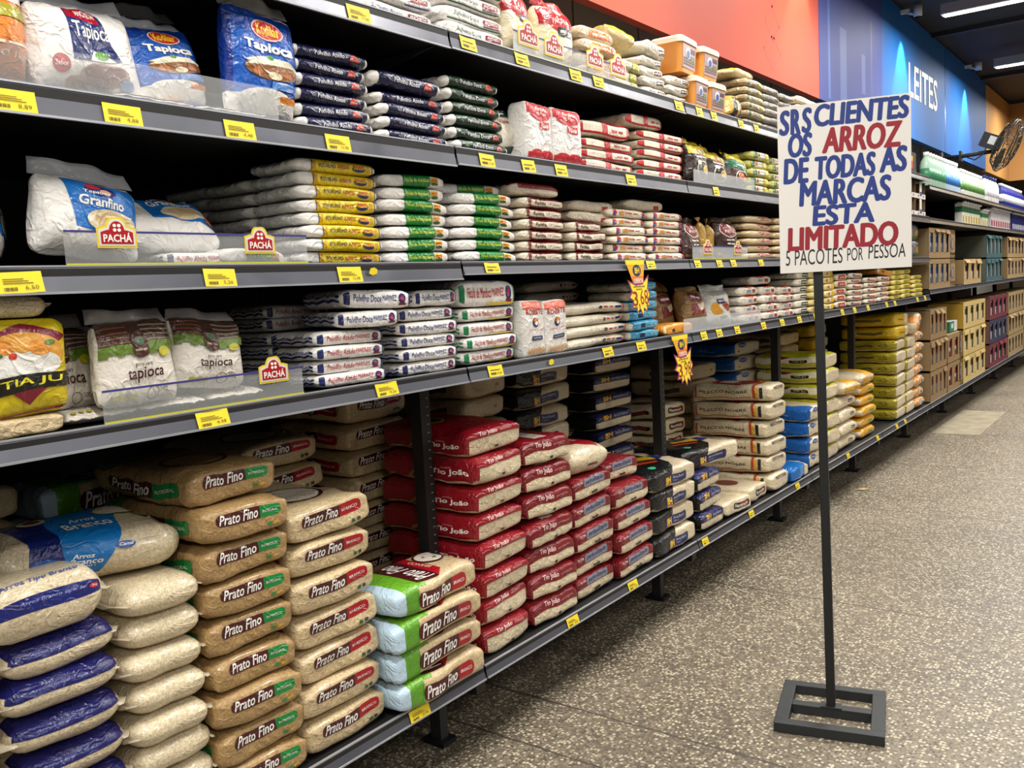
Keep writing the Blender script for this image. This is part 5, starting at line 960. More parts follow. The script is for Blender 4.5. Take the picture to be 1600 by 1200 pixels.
stack(D['whp'], FB, FC, 'plain white flour bag', 'above the shorter red-edged stack', 2, 2.50, 2.79, Z3 + 4 * .0325 + .003, .036, xf=-.05)
stack(D['chv'], FB, FC, 'red-and-blue chevron flour bag', 'of the nearer chevron stack', 6, 2.70, 2.99, Z3, .0305)
stack(D['chv'], FB, FC, 'red-and-blue chevron flour bag', 'of the chevron stack beside dark pouches', 6, 2.99, 3.29, Z3, .0305)
stack(D['whp'], FB, FC, 'crumpled white flour bag', 'lying over the two chevron stacks', 1, 2.86, 3.18, Z3 + 6 * .0305 + .004, .04, jit=3)
pouch(D['cof'], 'farofa_pouch', 'pouch', 'dark pouch with maroon oval beside the chevron flour', 3.385, Z3, -.07, 5, 6, 2, (.95, 1, .92), 'dark maroon-oval pouches', 0)
pouch(D['gol'], 'farofa_pouch', 'pouch', 'gold and black pouch turned sideways between dark pouches', 3.515, Z3, -.075, 24, 3, -2, (.72, .8, .98), 'gold and black pouches', 0)
pouch(D['gol'], 'farofa_pouch', 'pouch', 'gold and black pouch pressed against the far dark pouch', 3.60, Z3, -.08, 24, 3, 2, (.62, .8, .95), 'gold and black pouches', 1)
pouch(D['cof'], 'farofa_pouch', 'pouch', 'dark pouch with maroon oval beside the tan flour stack', 3.735, Z3, -.065, -4, 6, 3, (1.05, 1, .98), 'dark maroon-oval pouches', 1)
lip(3.30, 3.86, ZB[3] + .004, .055, 'clear barrier with small red logo plates before the dark pouches', [(3.44, ZB[3] + .045, .07), (3.75, ZB[3] + .042, .07)])
stack(D['rbg'], FB, FC, 'red-edged tan flour bag', 'of the stack beside the dark pouches', 6, 3.89, 4.25, Z3, .0335)
stack(D['rbg'], FB, FC, 'red-edged tan flour bag', 'of the stack hidden by the poster edge', 6, 4.26, 4.6, Z3, .0335)
for k, y in enumerate((6.95, 7.12)):
    for q in range(2): pouch(D['col'], 'snack_packet', 'packet', ('small colourful packet' if q else 'small grey packet') + (' right of the poster, lower row' if not q else ' right of the poster, standing on the row below') + (', nearer' if not k else ', farther'), y, Z3 + q * .125, -.06, 0, 3, 0, (1, 1, .93), 'small packets right of the poster', (k + q) % 3)

# ------------------------------------------------------------------ fourth level
Z4 = ZB[4] + .002
pouch(D['orp'], 'lentil_bag', 'bag', 'orange lentil bag cut off by the photo edge', .715, Z4, -.06, 3, 3, 2, (.95, 1, .92))
pouch(D['tap'], TN, 'tapioca pouch', 'clear tapioca pouch with navy and red label', .90, Z4, -.06, 2, 7, -4, (.95, 1, .95))
pouch(D['kod'], TN, 'tapioca pouch', 'blue tapioca pouch leaning sideways behind the clear barrier', 1.09, Z4 + .002, -.085, 4, 14, -8, (.92, 1, .68), 'blue tapioca pouches', 0)
pouch(D['kod'], TN, 'tapioca pouch', 'blue tapioca pouch tucked behind the tall blue one', 1.165, Z4, -.205, 8, 8, -8, (.9, 1, .92), 'blue tapioca pouches', 1)
pouch(D['kod'], TN, 'tapioca pouch', 'tall blue tapioca pouch standing upright beside the navy starch', 1.272, Z4 + .004, -.05, -2, 2, 2, (.95, 1, .97), 'blue tapioca pouches', 1)
for k, (y, lab) in enumerate(((.80, 'clear tapioca bag lying flat beneath the navy-labelled pouch'), (1.02, 'blue and white tapioca bag lying flat under the leaning blue pouch'), (1.2, 'blue and white tapioca bag lying flat under the tall blue pouch'))):
    place(D['kod' if k else 'tap'], TN, lab, 'tapioca pouch', Matrix.Translation((-.15, y, Z4 + .012)) @ Matrix.Rotation(math.radians(90), 4, 'Z') @ Matrix.Rotation(math.radians(-90), 4, 'X') @ Matrix.Translation((0, 0, -.12 if k else -.08)) @ Matrix.Diagonal((.92, .35, .9, 1)), 'tapioca pouches lying flat', 2 - k)
lip(.70, 1.29, ZB[4] + .004, .066, 'clear barrier standing in front of the blue tapioca pouches', (), stripe=False)
stack(D['pnv'], SB_, SC_, 'navy starch bag with white ends', 'of the nearer navy stack', 6, 1.355, 1.61, Z4, .0322)
stack(D['pnv'], SB_, SC_, 'navy starch bag with white ends', 'of the navy stack by the joint', 4, 1.615, 1.89, Z4, .0315)
place(D['pnv'], SB_, 'navy starch bag with orange corner tipped on the second navy stack', SC_, mtx((-.11, 1.735, Z4 + 4 * .0315 + .004), -6, 0, 2, (.9, 1, 1.2)), None, 0)
stack(D['pgr'], SB_, SC_, 'dark green starch bag with white ends', 'of the dark green stack', 6, 1.895, 2.155, Z4, .0338, ysh=-.006)
pouch(D['vig'], 'flour_pack', 'flour pack', 'small cream cornmeal pouch with dark green top and base', 2.185, Z4, -.09, 4, 8, -6, (.95, 1, .95))
pouch(D['vil'], 'flour_pack', 'flour pack', 'red and white flour packet beside the small cornmeal pouch', 2.285, Z4, -.055, 4, 0, 0, (.9, 1, .97), 'red and white flour packets', 0)
pouch(D['vil'], 'flour_pack', 'flour pack', 'red and white flour packet beside the red-banded flour bags', 2.432, Z4, -.05, -2, 0, 0, (.96, 1, .97), 'red and white flour packets', 1)
stack(D['rwh'], FB, FC, 'red-banded cream flour bag', 'of the nearer red-banded stack', 3, 2.525, 2.92, Z4, .036)
stack(D['rwh'], FB, FC, 'dim cream flour bag with red bands', 'behind the nearer red-banded stack', 5, 2.50, 2.84, Z4, .036, xf=-.22)
place(D['rwh'], FB, 'red and cream flour bag tipped forward on the nearer red-banded stack', FC, mtx((-.12, 2.70, Z4 + 3 * .036 + .003), -4, 0, -1, (.86, .9, 1.4)), None, 0)
stack(D['rwh'], FB, FC, 'red-banded cream flour bag', 'of the red-banded stack beside black pouches', 5, 2.925, 3.325, Z4, .035)
place(D['rwh'], FB, 'red and cream flour bag resting high across the red-banded stacks', FC, mtx((-.14, 3.0, Z4 + 5 * .035 + .006), 4, 0, -2, (.86, 1, 1.2)), None, 1)
pouch(D['yok'], 'farofa_pouch', 'pouch', 'yellow-topped black pouch beside the red-banded flour', 3.435, Z4, -.06, 4, 5, 2, (1.05, 1, .97), 'yellow-topped pouches', 0)
pouch(D['yok'], 'farofa_pouch', 'pouch', 'yellow-topped black pouch in the middle, folded forward', 3.64, Z4, -.075, -6, 8, 8, (1.0, 1, .86), 'yellow-topped pouches', 1)
pouch(D['yog'], 'farofa_pouch', 'pouch', 'yellow-topped pouch with a green band beside the corn bags', 3.84, Z4, -.06, -4, 9, 6, (1.05, 1, .96), 'yellow-topped pouches', 0)
pouch(D['yok'], 'farofa_pouch', 'pouch', 'dim yellow-topped pouch in the row behind', 3.72, Z4, -.16, 6, 5, -2, (1, 1, 1.05), 'yellow-topped pouches', 2)
lip(3.33, 3.96, ZB[4] + .004, .05, 'clear barrier before the yellow-topped black pouches', (), stripe=False)
stack(D['ygs'], FB, FC, 'small green-yellow corn bag', 'of the corn stack beside the pouches', 5, 3.965, 4.225, Z4, .0375)
stack(D['ygs'], FB, FC, 'small green-yellow corn bag', 'of the corn stack at the poster edge', 5, 4.23, 4.46, Z4, .0375, top=dict(dx=-.02))

# ------------------------------------------------------------------ top level
Z5 = ZB[5] + .002
stack(D['anp'], SB_, SC_, 'maroon-labelled white starch bag', 'of the stack at the upper photo edge', 2, 1.56, 1.865, Z5, .042)
stack(D['anp'], SB_, SC_, 'white starch bag', 'of the cut-off stack over the tall blue pouch', 2, 1.26, 1.555, Z5, .038)
stack(D['anc'], SB_, SC_, 'maroon-labelled green-white starch bag', 'of the stack beside red-topped pouches', 4, 1.87, 2.165, Z5, .044)
pouch(D['pcr'], 'popcorn_bag', 'popcorn bag', 'red-topped corn bag leaning beside the white starch stack', 2.255, Z5, -.07, 4, 6, -8, (1.0, 1, .95), 'red-topped corn bags', 0)
pouch(D['pcr'], 'popcorn_bag', 'popcorn bag', 'red-topped corn bag standing beside the orange-labelled bags', 2.44, Z5, -.065, -2, 4, 0, (1.1, 1, 1.0), 'red-topped corn bags', 1)
pouch(D['pcr'], 'popcorn_bag', 'popcorn bag', 'red-topped corn bag peeking out between the two front ones', 2.36, Z5, -.16, 4, 4, 3, (1, 1, 1.0), 'red-topped corn bags', 2)
lip(2.16, 2.56, ZB[5] + .004, .06, 'clear barrier with red logo plates before the red-topped corn bags', [(2.235, Z5 + .052, .085), (2.37, Z5 + .045, .085)])
lip(2.565, 2.83, ZB[5] + .004, .055, 'clear barrier with red logo plates before the orange-labelled bags', [(2.61, Z5 + .05, .085), (2.76, Z5 + .047, .085)])
stack(D['ors'], FB, FC, 'cream bag with orange label', 'of the stack behind the red logo plates', 4, 2.555, 2.80, Z5, .042)
place(D['ylb'], FB, 'yellow bag slumped over the orange-labelled stack', FC, mtx((-.14, 2.865, Z5 + .158), -8, 0, 8, (.8, .9, .9)), None, 0)
stack(D['bys'], FB, FC, 'small yellow-ended corn bag', 'of the stack under the slumped yellow bag', 3, 2.785, 2.965, Z5, .033)
stack(D['ylb'], FB, FC, 'cream bag', 'between yellow-ended corn bags and sugar', 1, 2.80, 2.97, Z5 + .101, .05, xf=-.14)
stack(D['sug'], 'sugar_bag', 'sugar bag', 'white sugar bag', 'of the nearer sugar stack', 4, 2.97, 3.165, Z5, .036)
place(D['sug'], 'sugar_bag', 'puffy white sugar bag on top of the nearer sugar stack', 'sugar bag', mtx((-.13, 3.085, Z5 + 4 * .036 + .003), 6, 0, 0, (1.05, 1.1, 1.4)), None, 0)
stack(D['sug'], 'sugar_bag', 'sugar bag', 'white sugar bag', 'of the sugar stack beside the tubs', 3, 3.17, 3.36, Z5, .034)
TUB = {}
def tub(y, z, x, rz, lab, s=1.0):
    if 'p' not in TUB:
        e = empty('tub'); TUB['p'] = e
        A = ('#cf8a3e', 'gloss')
        def rr_(hw, hd, r, n=5): return rrect(-hw, hw, -hd, hd, r, r, n)
        mb = MB(); P0_, P1_ = rr_(.066, .05, .018), rr_(.075, .058, .02); n = len(P0_)
        vs = [(a, b, 0) for a, b in P0_] + [(a, b, .105) for a, b in P1_]
        mb.add(vs, [tuple(range(n))[::-1]] + [(i, (i + 1) % n, (i + 1) % n + n, i + n) for i in range(n)], mat(*A), False)
        mb.build('body', e)
        mb = MB(); P2_ = rr_(.079, .062, .022)
        vs = [(a, b, .098) for a, b in P2_] + [(a, b, .114) for a, b in P2_] + [(a * .93, b * .93, .12) for a, b in P2_]
        mb.add(vs, [tuple(range(n))[::-1]] + [(i + k * n, (i + 1) % n + k * n, (i + 1) % n + (k + 1) * n, i + (k + 1) * n) for k in (0, 1) for i in range(n)] + [tuple(2 * n + i for i in range(n))], mat('#e5cdb4', 'gloss'))
        mb.build('lid', e)
        mb = MB(); M = Matrix(((1, 0, 0, 0), (0, 0, -1, -.0512), (0, 1, 0, 0), (0, 0, 0, 1))) @ Matrix.Rotation(math.radians(4.4), 4, 'X')
        mb.prism([(-.056, .016), (.056, .016), (.06, .094), (-.06, .094)], M @ Matrix.Translation((0, 0, -.003)), .0035, mat('#a58a86', 'gloss'))
        for i in range(9):
            for q in range(3): mb.prism([(-.05 + i * .0115, .026 + q * .009), (-.044 + i * .0115, .026 + q * .009), (-.044 + i * .0115, .032 + q * .009), (-.05 + i * .0115, .032 + q * .009)], M, .0012, mat('#2b2627', 'gloss'))
        mb.prism(ellipse(-.012, .066, .02, .02), M, .0014, mat('#d8d8e2', 'gloss')).prism(ellipse(-.012, .062, .014, .014), M, .002, mat('#2f4f96', 'gloss'))
        mb.prism([(.012, .07), (.05, .07), (.05, .084), (.012, .084)], M, .0014, mat('#4a2428', 'gloss')).prism([(.014, .045), (.048, .045), (.048, .06), (.014, .06)], M, .0014, mat('#5d7038', 'gloss'))
        mb.build('label', e); root = e
    else:
        root = TUB['p'].copy(); COL.objects.link(root)
        for ch in list(TUB['p'].children):
            c2 = ch.copy(); COL.objects.link(c2); c2.parent = root
    root.matrix_world = mtx((x, y, z), rz, 0, 0, (s, s, s)); tag(root, lab, 'tub', 'amber tubs with pale lids on the top level'); return root
tub(3.43, Z5, -.07, 3, 'amber tub with pale lid, lower tier, nearer one'); tub(3.595, Z5, -.07, -2, 'amber tub with pale lid, lower tier, farther one')
tub(3.34, Z5 + .1235, -.085, 4, 'amber tub with pale lid, upper tier, nearer one', 1.12); tub(3.535, Z5 + .1235, -.075, -1, 'amber tub with pale lid, upper tier, farther one', 1.05)
pouch(D['whp2'], 'snack_packet', 'packet', 'crumpled pale packet beside the amber tubs', 3.715, Z5 + .0, -.10, -6, 8, 4, (.42, .8, .8))
pouch(D['gol'], 'snack_packet', 'packet', 'amber and pale packet in front of the grey grain stack', 3.82, Z5, -.055, -4, 10, 4, (1.1, 1, .62))
stack(D['see'], 'grain_bag', 'grain bag', 'yellow-ended grey grain bag', 'of the nearer grain stack', 6, 3.95, 4.17, Z5, .0355)
place(D['ylb'], 'grain_bag', 'tan grain bag with yellow top, lying on the nearer grain stack', 'grain bag', mtx((-.17, 4.02, Z5 + 6 * .0355 + .003), 0, 0, 0, (1.0, 1, .75)), None, 1)
stack(D['see2'], 'grain_bag', 'grain bag', 'brown-ended grey grain bag', 'of the grain stack by the poster', 6, 4.175, 4.38, Z5, .0355)
stack(D['see2'], 'grain_bag', 'grain bag', 'grey grain bag', 'of the grain stack behind the poster corner', 6, 4.385, 4.58, Z5, .034)
stack(D['whp'], FB, FC, 'cream bag', 'showing above the poster corner', 3, 4.62, 4.95, Z5 + .10, .042, skip=())
stack(D['whp'], FB, FC, 'cream bag', 'under the ones above the poster corner', 3, 4.62, 4.95, Z5, .0325)

# ------------------------------------------------------------------ milk section beyond the rice
def new_mesh_obj(key, maker, name, cache={}):
    """first call builds the mesh, later ones copy the object"""
    if key not in cache: cache[key] = maker().build(name); o = cache[key]
    else: o = cache[key].copy(); COL.objects.link(o)
    return o
KRAFT = '#94774f'
def case(y, z, wd, ht, face, side, slot_n, lab, body, cap, x=-.02, dep=.30, logo=None, flap=True, grp='milk cases', brown_end=False):
    """an open-fronted shipping case: posts, lower lip and torn top flaps, cartons standing inside"""
    e = empty('milk_case', (x, y, z)); e.rotation_euler = (0, 0, math.radians(90)); tag(e, lab, 'milk case', grp)
    K = mat(face, 'card'); S_ = mat(side, 'card'); R = random.Random(int(y * 1000 + z * 77)); t = .006; h = wd / 2
    mb = MB()
    mb.box((-h, 0, 0), (-h + t, dep, ht), S_).box((h - t, 0, 0), (h, dep, ht), S_).box((-h, dep - t, 0), (h, dep, ht), S_).box((-h, 0, 0), (h, dep, t), S_).box((-h, 0, ht - t), (h, dep, ht), S_)
    mb.build('case_body', e)
    mb = MB(); r0 = wd * (.0 if not logo else .22); sw = (wd - r0) / slot_n
    mb.box((-h, -.002, 0), (h, .002, ht * .2), K)
    if logo: mb.box((h - r0, -.002, 0), (h, .002, ht), K)
    for k in range(slot_n + 1): mb.box((-h + k * sw - sw * .22 + (sw * .22 if k == 0 else 0), -.002, ht * .18), (-h + k * sw + sw * .22 - (sw * .22 if k == slot_n and not logo else 0), .002, ht * .86), K)
    mb.box((-h, -.002, ht * .84), (h, .002, ht), K)
    if logo: mb.prism(ellipse(0, 0, r0 * .3, ht * .22), Matrix(((1, 0, 0, h - r0 * .5), (0, 0, -1, -.002), (0, 1, 0, ht * .5), (0, 0, 0, 1))), .001, mat(logo, 'card')).prism(ellipse(0, 0, r0 * .2, ht * .16), Matrix(((1, 0, 0, h - r0 * .5), (0, 0, -1, -.003), (0, 1, 0, ht * .5), (0, 0, 0, 1))), .001, K)
    mb.build('front_panel', e)
    if flap:
        mb = MB()
        for k in range(slot_n):
            if R.random() < .25: continue
            a = math.radians(R.uniform(4, 40)); l = ht * R.uniform(.1, .2); x0 = -h + (k + .1) * sw; x1 = -h + (k + .9) * sw
            mb.box((x0, -.002, -l), (x1, .001, 0), K, Matrix.Translation((0, -.004, ht * .97)) @ Matrix.Rotation(-a, 4, 'X'))
        if mb.v: mb.build('top_flap', e)
    return e
def carton_row(y0, y1, z, ht, n, body, band, cap, lab, grp, x=-.055, wd=None, name='milk_carton', capped=True, dep=.06):
    w_ = wd or (y1 - y0) / n * .9
    for k in range(n):
        y = y0 + (y1 - y0) * (k + .5) / n
        def mk():
            mb = MB(); h = w_ / 2
            mb.box((-h, 0, 0), (h, dep, ht * .93), mat(body, 'gloss'))
            mb.box((-h - .0006, -.0006, ht * .55), (h + .0006, dep, ht * .8), mat(band, 'gloss'))
            mb.box((-h * .6, -.0008, ht * .12), (h * .6, 0, ht * .4), mat(cap, 'gloss'))
            mb.add([(-h, 0, ht * .93), (h, 0, ht * .93), (h, dep, ht * .93), (-h, dep, ht * .93), (-h, dep * .45, ht), (h, dep * .45, ht), (h, dep * .55, ht), (-h, dep * .55, ht)], [(0, 1, 5, 4), (1, 2, 6, 5), (2, 3, 7, 6), (3, 0, 4, 7), (4, 5, 6, 7)], mat(body, 'gloss'))
            if capped: mb.lathe([(.001, ht * .93), (h * .42, ht * .93), (h * .42, ht * 1.02), (.001, ht * 1.02)], mat('#eef0f2', 'gloss'), 10)
            return mb
        o = new_mesh_obj((body, band, cap, round(w_, 4), round(ht, 3)), mk, name)
        o.location = (x, y, z); o.rotation_euler = (0, 0, math.radians(90)); tag(o, lab, 'milk carton', grp)
def bottle_row(y0, y1, z, ht, n, body, band, cap, lab, grp, x=-.06):
    r = min((y1 - y0) / n * .47, .045)
    for k in range(n):
        y = y0 + (y1 - y0) * (k + .5) / n
        def mk():
            mb = MB(); mb.lathe([(r * .9, 0), (r, ht * .03), (r, ht * .62), (r * .8, ht * .74), (r * .42, ht * .86), (r * .42, ht * .9)], mat(body, 'gloss'), 14)
            mb.lathe([(r * 1.01, ht * .2), (r * 1.01, ht * .52)], mat(band, 'gloss'), 14); mb.lathe([(r * .48, ht * .88), (r * .48, ht), (.001, ht)], mat(cap, 'gloss'), 12); return mb
        o = new_mesh_obj(('b', body, band, cap, round(r, 4), round(ht, 3)), mk, 'milk_bottle'); o.location = (x, y, z); tag(o, lab, 'milk bottle', grp)
KR2 = '#b89660'
def filled(y, z, wd, ht, face, side, n, lab, body, band, cap, logo=None, flap=True, grp='milk cases', clab=None):
    case(y, z, wd, ht, face, side, n, lab, body, cap, logo=logo, flap=flap, grp=grp)
    r0 = wd * (.0 if not logo else .22)
    carton_row(y - wd / 2 + .012, y + wd / 2 - r0 - .004, z + .008, ht * .88, n, body, band, cap, clab or ('milk carton seen through the slots of the ' + lab.split(',')[0]), 'cartons in the ' + lab.split(',')[0], x=-.035, capped=False)
pos = ['lowest', 'middle', 'topmost']
for r in range(3):
    filled(7.80, Z1 + r * .243, .60, .236, KRAFT, '#8a704c', 4, f'kraft case of red cartons, {pos[r]} of the stack beside orange rice', '#dcd6d2', '#a8283a', '#8c1f30', grp='kraft cases of red cartons')
for r in range(2):
    filled(8.45, Z1 + r * .243, .62, .236, KRAFT, '#9a8058', 2, f'kraft case with a blue oval, {("lower", "upper")[r]} one beside the red cartons', '#dcd6d2', '#a8283a', '#8c1f30', logo='#3a4f86', flap=False, grp='kraft cases with blue ovals')
for r in range(3):
    filled(9.36, Z1 + r * .243, 1.1, .236, '#d0b676', '#b08a2a', 4, f'pale yellow case, {pos[r]} of the yellow stack', '#e2ddd0', '#4a4a3a', '#d8d2c2', flap=(r != 2), grp='pale yellow milk cases')
    filled(10.72, Z1 + r * .243, 1.1, .236, ('#74202e', '#2b2f50', '#74202e')[r], '#6d4a3c', 4, (f'dark red case, {pos[r]} of the red and navy stack' if r != 1 else 'navy case, middle of the red and navy stack'), '#e6e6ea', '#2c3156', '#e6e6ea', flap=(r == 0), grp='dark red milk cases')
    filled(12.0, Z1 + r * .243, 1.2, .236, '#b0956a', '#8d744c', 5, f'tan case, {pos[r]} of the far tan stack', '#dcd6d2', '#4a3a5c', '#b9a2a8', flap=(r == 1), grp='tan milk cases')
    filled(13.3, Z1 + r * .243, 1.2, .236, '#b0956a', '#8d744c', 5, f'tan case, {pos[r]} of the last stack before the corner', '#dcd6d2', '#4a3a5c', '#b9a2a8', flap=False, grp='tan milk cases')
o = MB().box((-.25, -.16, 0), (0, .16, .09), mat('#dcdcd8', 'card')).box((-.25, -.162, .0), (.001, .02, .089), mat('#2a7a5e', 'card')).box((.001, -.1, .03), (.002, -.02, .07), mat('#cfe0d8', 'card')).build('milk_tray'); o.location = (-.06, 8.6, Z1 + 2 * .243); tag(o, 'flat green and white tray on the blue-oval cases', 'tray')
ZM = MILKZ[2] + .002
for r in range(2):
    filled(7.95, ZM + r * .24, .98, .232, KRAFT, '#85704e', 4, f'kraft case of blue cartons, {("lower", "upper")[r]} one on the second level', '#cfdcec', '#2f6fb4', '#2f6fb4', logo='#46548a', grp='kraft cases of blue cartons')
    filled(10.45, ZM + r * .235, .95, .228, '#2f5a60', '#54584c', 4, f'teal case, {("lower", "upper")[r]} one on the second level', '#e4e6e8', '#e4e6e8', '#cfd6d8', grp='teal milk cases')
    filled(11.95, ZM + r * .235, 1.3, .228, '#ab8f64', '#8d744c', 5, f'tan case, {("lower", "upper")[r]} one on the second level', '#dcd6d2', '#4a3a6c', '#8f86a8', grp='tan milk cases')
filled(9.25, ZM, .85, .228, '#b89a6a', '#94794e', 3, 'single kraft case, open-sided, between blue and teal cases', '#e4e0d6', '#4a4a42', '#cfc9b8', grp='milk cases')
ZN = MILKZ[4] + .002
for y, s_ in ((8.95, .12), (9.1, .1)): pass
carton_row(8.95, 9.85, ZN, .20, 7, '#e3e3da', '#2f6a44', '#cfae3a', 'green and white carton of the pack on the upper level', 'green cartons on the upper level')
carton_row(9.95, 10.3, ZN, .17, 3, '#dfe2d6', '#3a7a4e', '#d0b84a', 'green and white carton beside the pink-based cartons', 'green cartons on the upper level, second pack')
carton_row(10.45, 11.75, ZN, .21, 9, '#dcd8da', '#c9c4ca', '#a83a4a', 'white carton with pink base on the upper level', 'white cartons on the upper level')
carton_row(11.9, 13.2, ZN, .21, 9, '#28307c', '#28307c', '#e4e6ee', 'navy carton of the upper level pack', 'navy cartons on the upper level')
ZT = MILKZ[5] + .002
bottle_row(7.52, 8.1, ZT, .26, 6, '#a9cbb8', '#3f8a63', '#f0f2f2', 'green milk bottle of the row on the top level', 'green milk bottles')
bottle_row(8.1, 8.72, ZT, .26, 7, '#b9cfe6', '#3f78bd', '#f0f2f2', 'blue milk bottle of the row on the top level', 'blue milk bottles')
bottle_row(8.8, 9.9, ZT + .0, .23, 12, '#d3d9cc', '#5c8a4a', '#f0f2f2', 'small green and white bottle of the top level packs', 'small green and white bottles')
bottle_row(10.0, 10.75, ZT, .26, 5, '#ececee', '#e0e0ea', '#2c3a86', 'plain white bottle with blue cap on the top level', 'white bottles with blue caps')
bottle_row(11.0, 12.6, ZT, .24, 12, '#28308c', '#dfe2ee', '#eef0f4', 'navy bottle of the far pack on the top level', 'navy bottles on the top level')
# open trays and a bright box just past the poster
def tray(y, z, lab):
    e = empty('open_tray', (-.03, y, z)); e.rotation_euler = (0, 0, math.radians(90)); tag(e, lab, 'tray', 'white open trays past the poster')
    W2 = mat('#dcdad4', 'card'); B2 = mat('#6a5238', 'card')
    MB().box((-.15, 0, 0), (.15, .25, .004), B2).box((-.15, 0, 0), (-.146, .25, .125), B2).box((.146, 0, 0), (.15, .25, .125), B2).box((-.15, .246, 0), (.15, .25, .125), B2).build('tray_body', e)
    MB().box((-.15, -.003, 0), (.15, 0, .035), W2).box((-.03, -.003, .035), (.03, 0, .125), W2).box((-.03, -.0042, .02), (.03, -.003, .05), mat('#3a4f96', 'card')).box((-.09, -.0042, .012), (-.06, -.003, .026), mat('#b84a4a', 'card')).box((.07, -.0042, .012), (.1, -.003, .026), mat('#b84a4a', 'card')).build('front_lip', e)
for k, y in enumerate((6.93, 7.24)):
    for q in range(2): tray(y, Z4 + q * .128, f'white-fronted open tray past the poster, {("lower", "upper")[q]} one of the {("nearer", "farther")[k]} pair')
e = empty('display_box', (-.05, 7.06, Z5)); e.rotation_euler = (0, 0, math.radians(90)); tag(e, 'dark box with red and yellow ticket on the top level past the poster', 'box')
MB().box((-.14, 0, 0), (.14, .2, .16), mat('#3b352f', 'card')).build('box_body', e); MB().box((-.06, -.003, .04), (.03, 0, .13), mat('#c2452c', 'paper')).box((-.06, -.0035, .095), (.03, -.003, .13), mat('#dcae2a', 'paper')).build('ticket', e)
MB().box((-.1, .02, .16), (.1, .18, .22), mat('#2a2a2e', 'card')).build('upper_box', e)

# ------------------------------------------------------------------ price tags, offer signs and torn tag scraps on the rails
YT = mat('#e3cb1f', 'paper'); TK = mat('#55481a', 'paper')
def ptag(px, py, lv, price, where, wpx=None, zoff=0):
    z = ZB[lv] - (RH[lv] if lv != 3 else .036) * .5; y, _ = at(px, py, 0.0)
    b = int((y - BAY0) // BW); rh = RH[lv]
    if b >= 1: rh = {3: .03, 4: .042, 5: .038}.get(lv, rh)
    hh = min(rh * .98, .036); ww = (.074 if y < 1.9 else .066 if y < 3.3 else .056)
    e = empty('price_tag', (0, y, ZB[lv])); sl = math.atan2(.010, rh + .004)
    tag(e, f'yellow price tag {where}', 'price tag', 'yellow price tags on the shelf rails')
    M = Matrix(((0, 0, 1, .0), (1, 0, 0, 0), (0, 1, 0, -rh), (0, 0, 0, 1))) @ Matrix.Rotation(-sl * 1.0, 4, 'X') @ Matrix.Translation((0, .001, .0022))
    R = random.Random(int(px * 7 + py)); M = M @ Matrix.Rotation(R.uniform(-.03, .03), 4, 'Z')
    mb = MB(); n = 6; V = []
    for k in range(n + 1):
        u = k / n * 2 - 1; c = .0006 * u * u
        for q in (0, 1): V.append(M @ Vector((u * ww / 2, q * hh, c)))
    F = [(2 * k, 2 * k + 2, 2 * k + 3, 2 * k + 1) for k in range(n)]
    mb.add(V, F, YT)
    if px < 720 or lv == 1 and px < 1000:
        for k in range(9): mb.box((-ww * .38 + k * .0024, hh * .12, .001), (-ww * .38 + k * .0024 + (.0016 if k % 3 else .0009), hh * .28, .0014), TK, M)
        for k in range(3): mb.box((-ww * .38, hh * (.45 + .1 * k), .001), (ww * (.28 - .1 * k), hh * (.48 + .1 * k), .0013), TK, M)
        mb.text(price, ww * .08, ww * .38, hh * .12, hh * .34, M, TK, z=.0014)
    else:
        mb.box((-ww * .36, hh * .2, .001), (0, hh * .36, .0013), TK, M); mb.text(price, ww * .08, ww * .38, hh * .16, hh * .38, M, TK, z=.0014); mb.box((-ww * .36, hh * .56, .001), (ww * .3, hh * .62, .0013), TK, M)
    mb.build('paper', e)
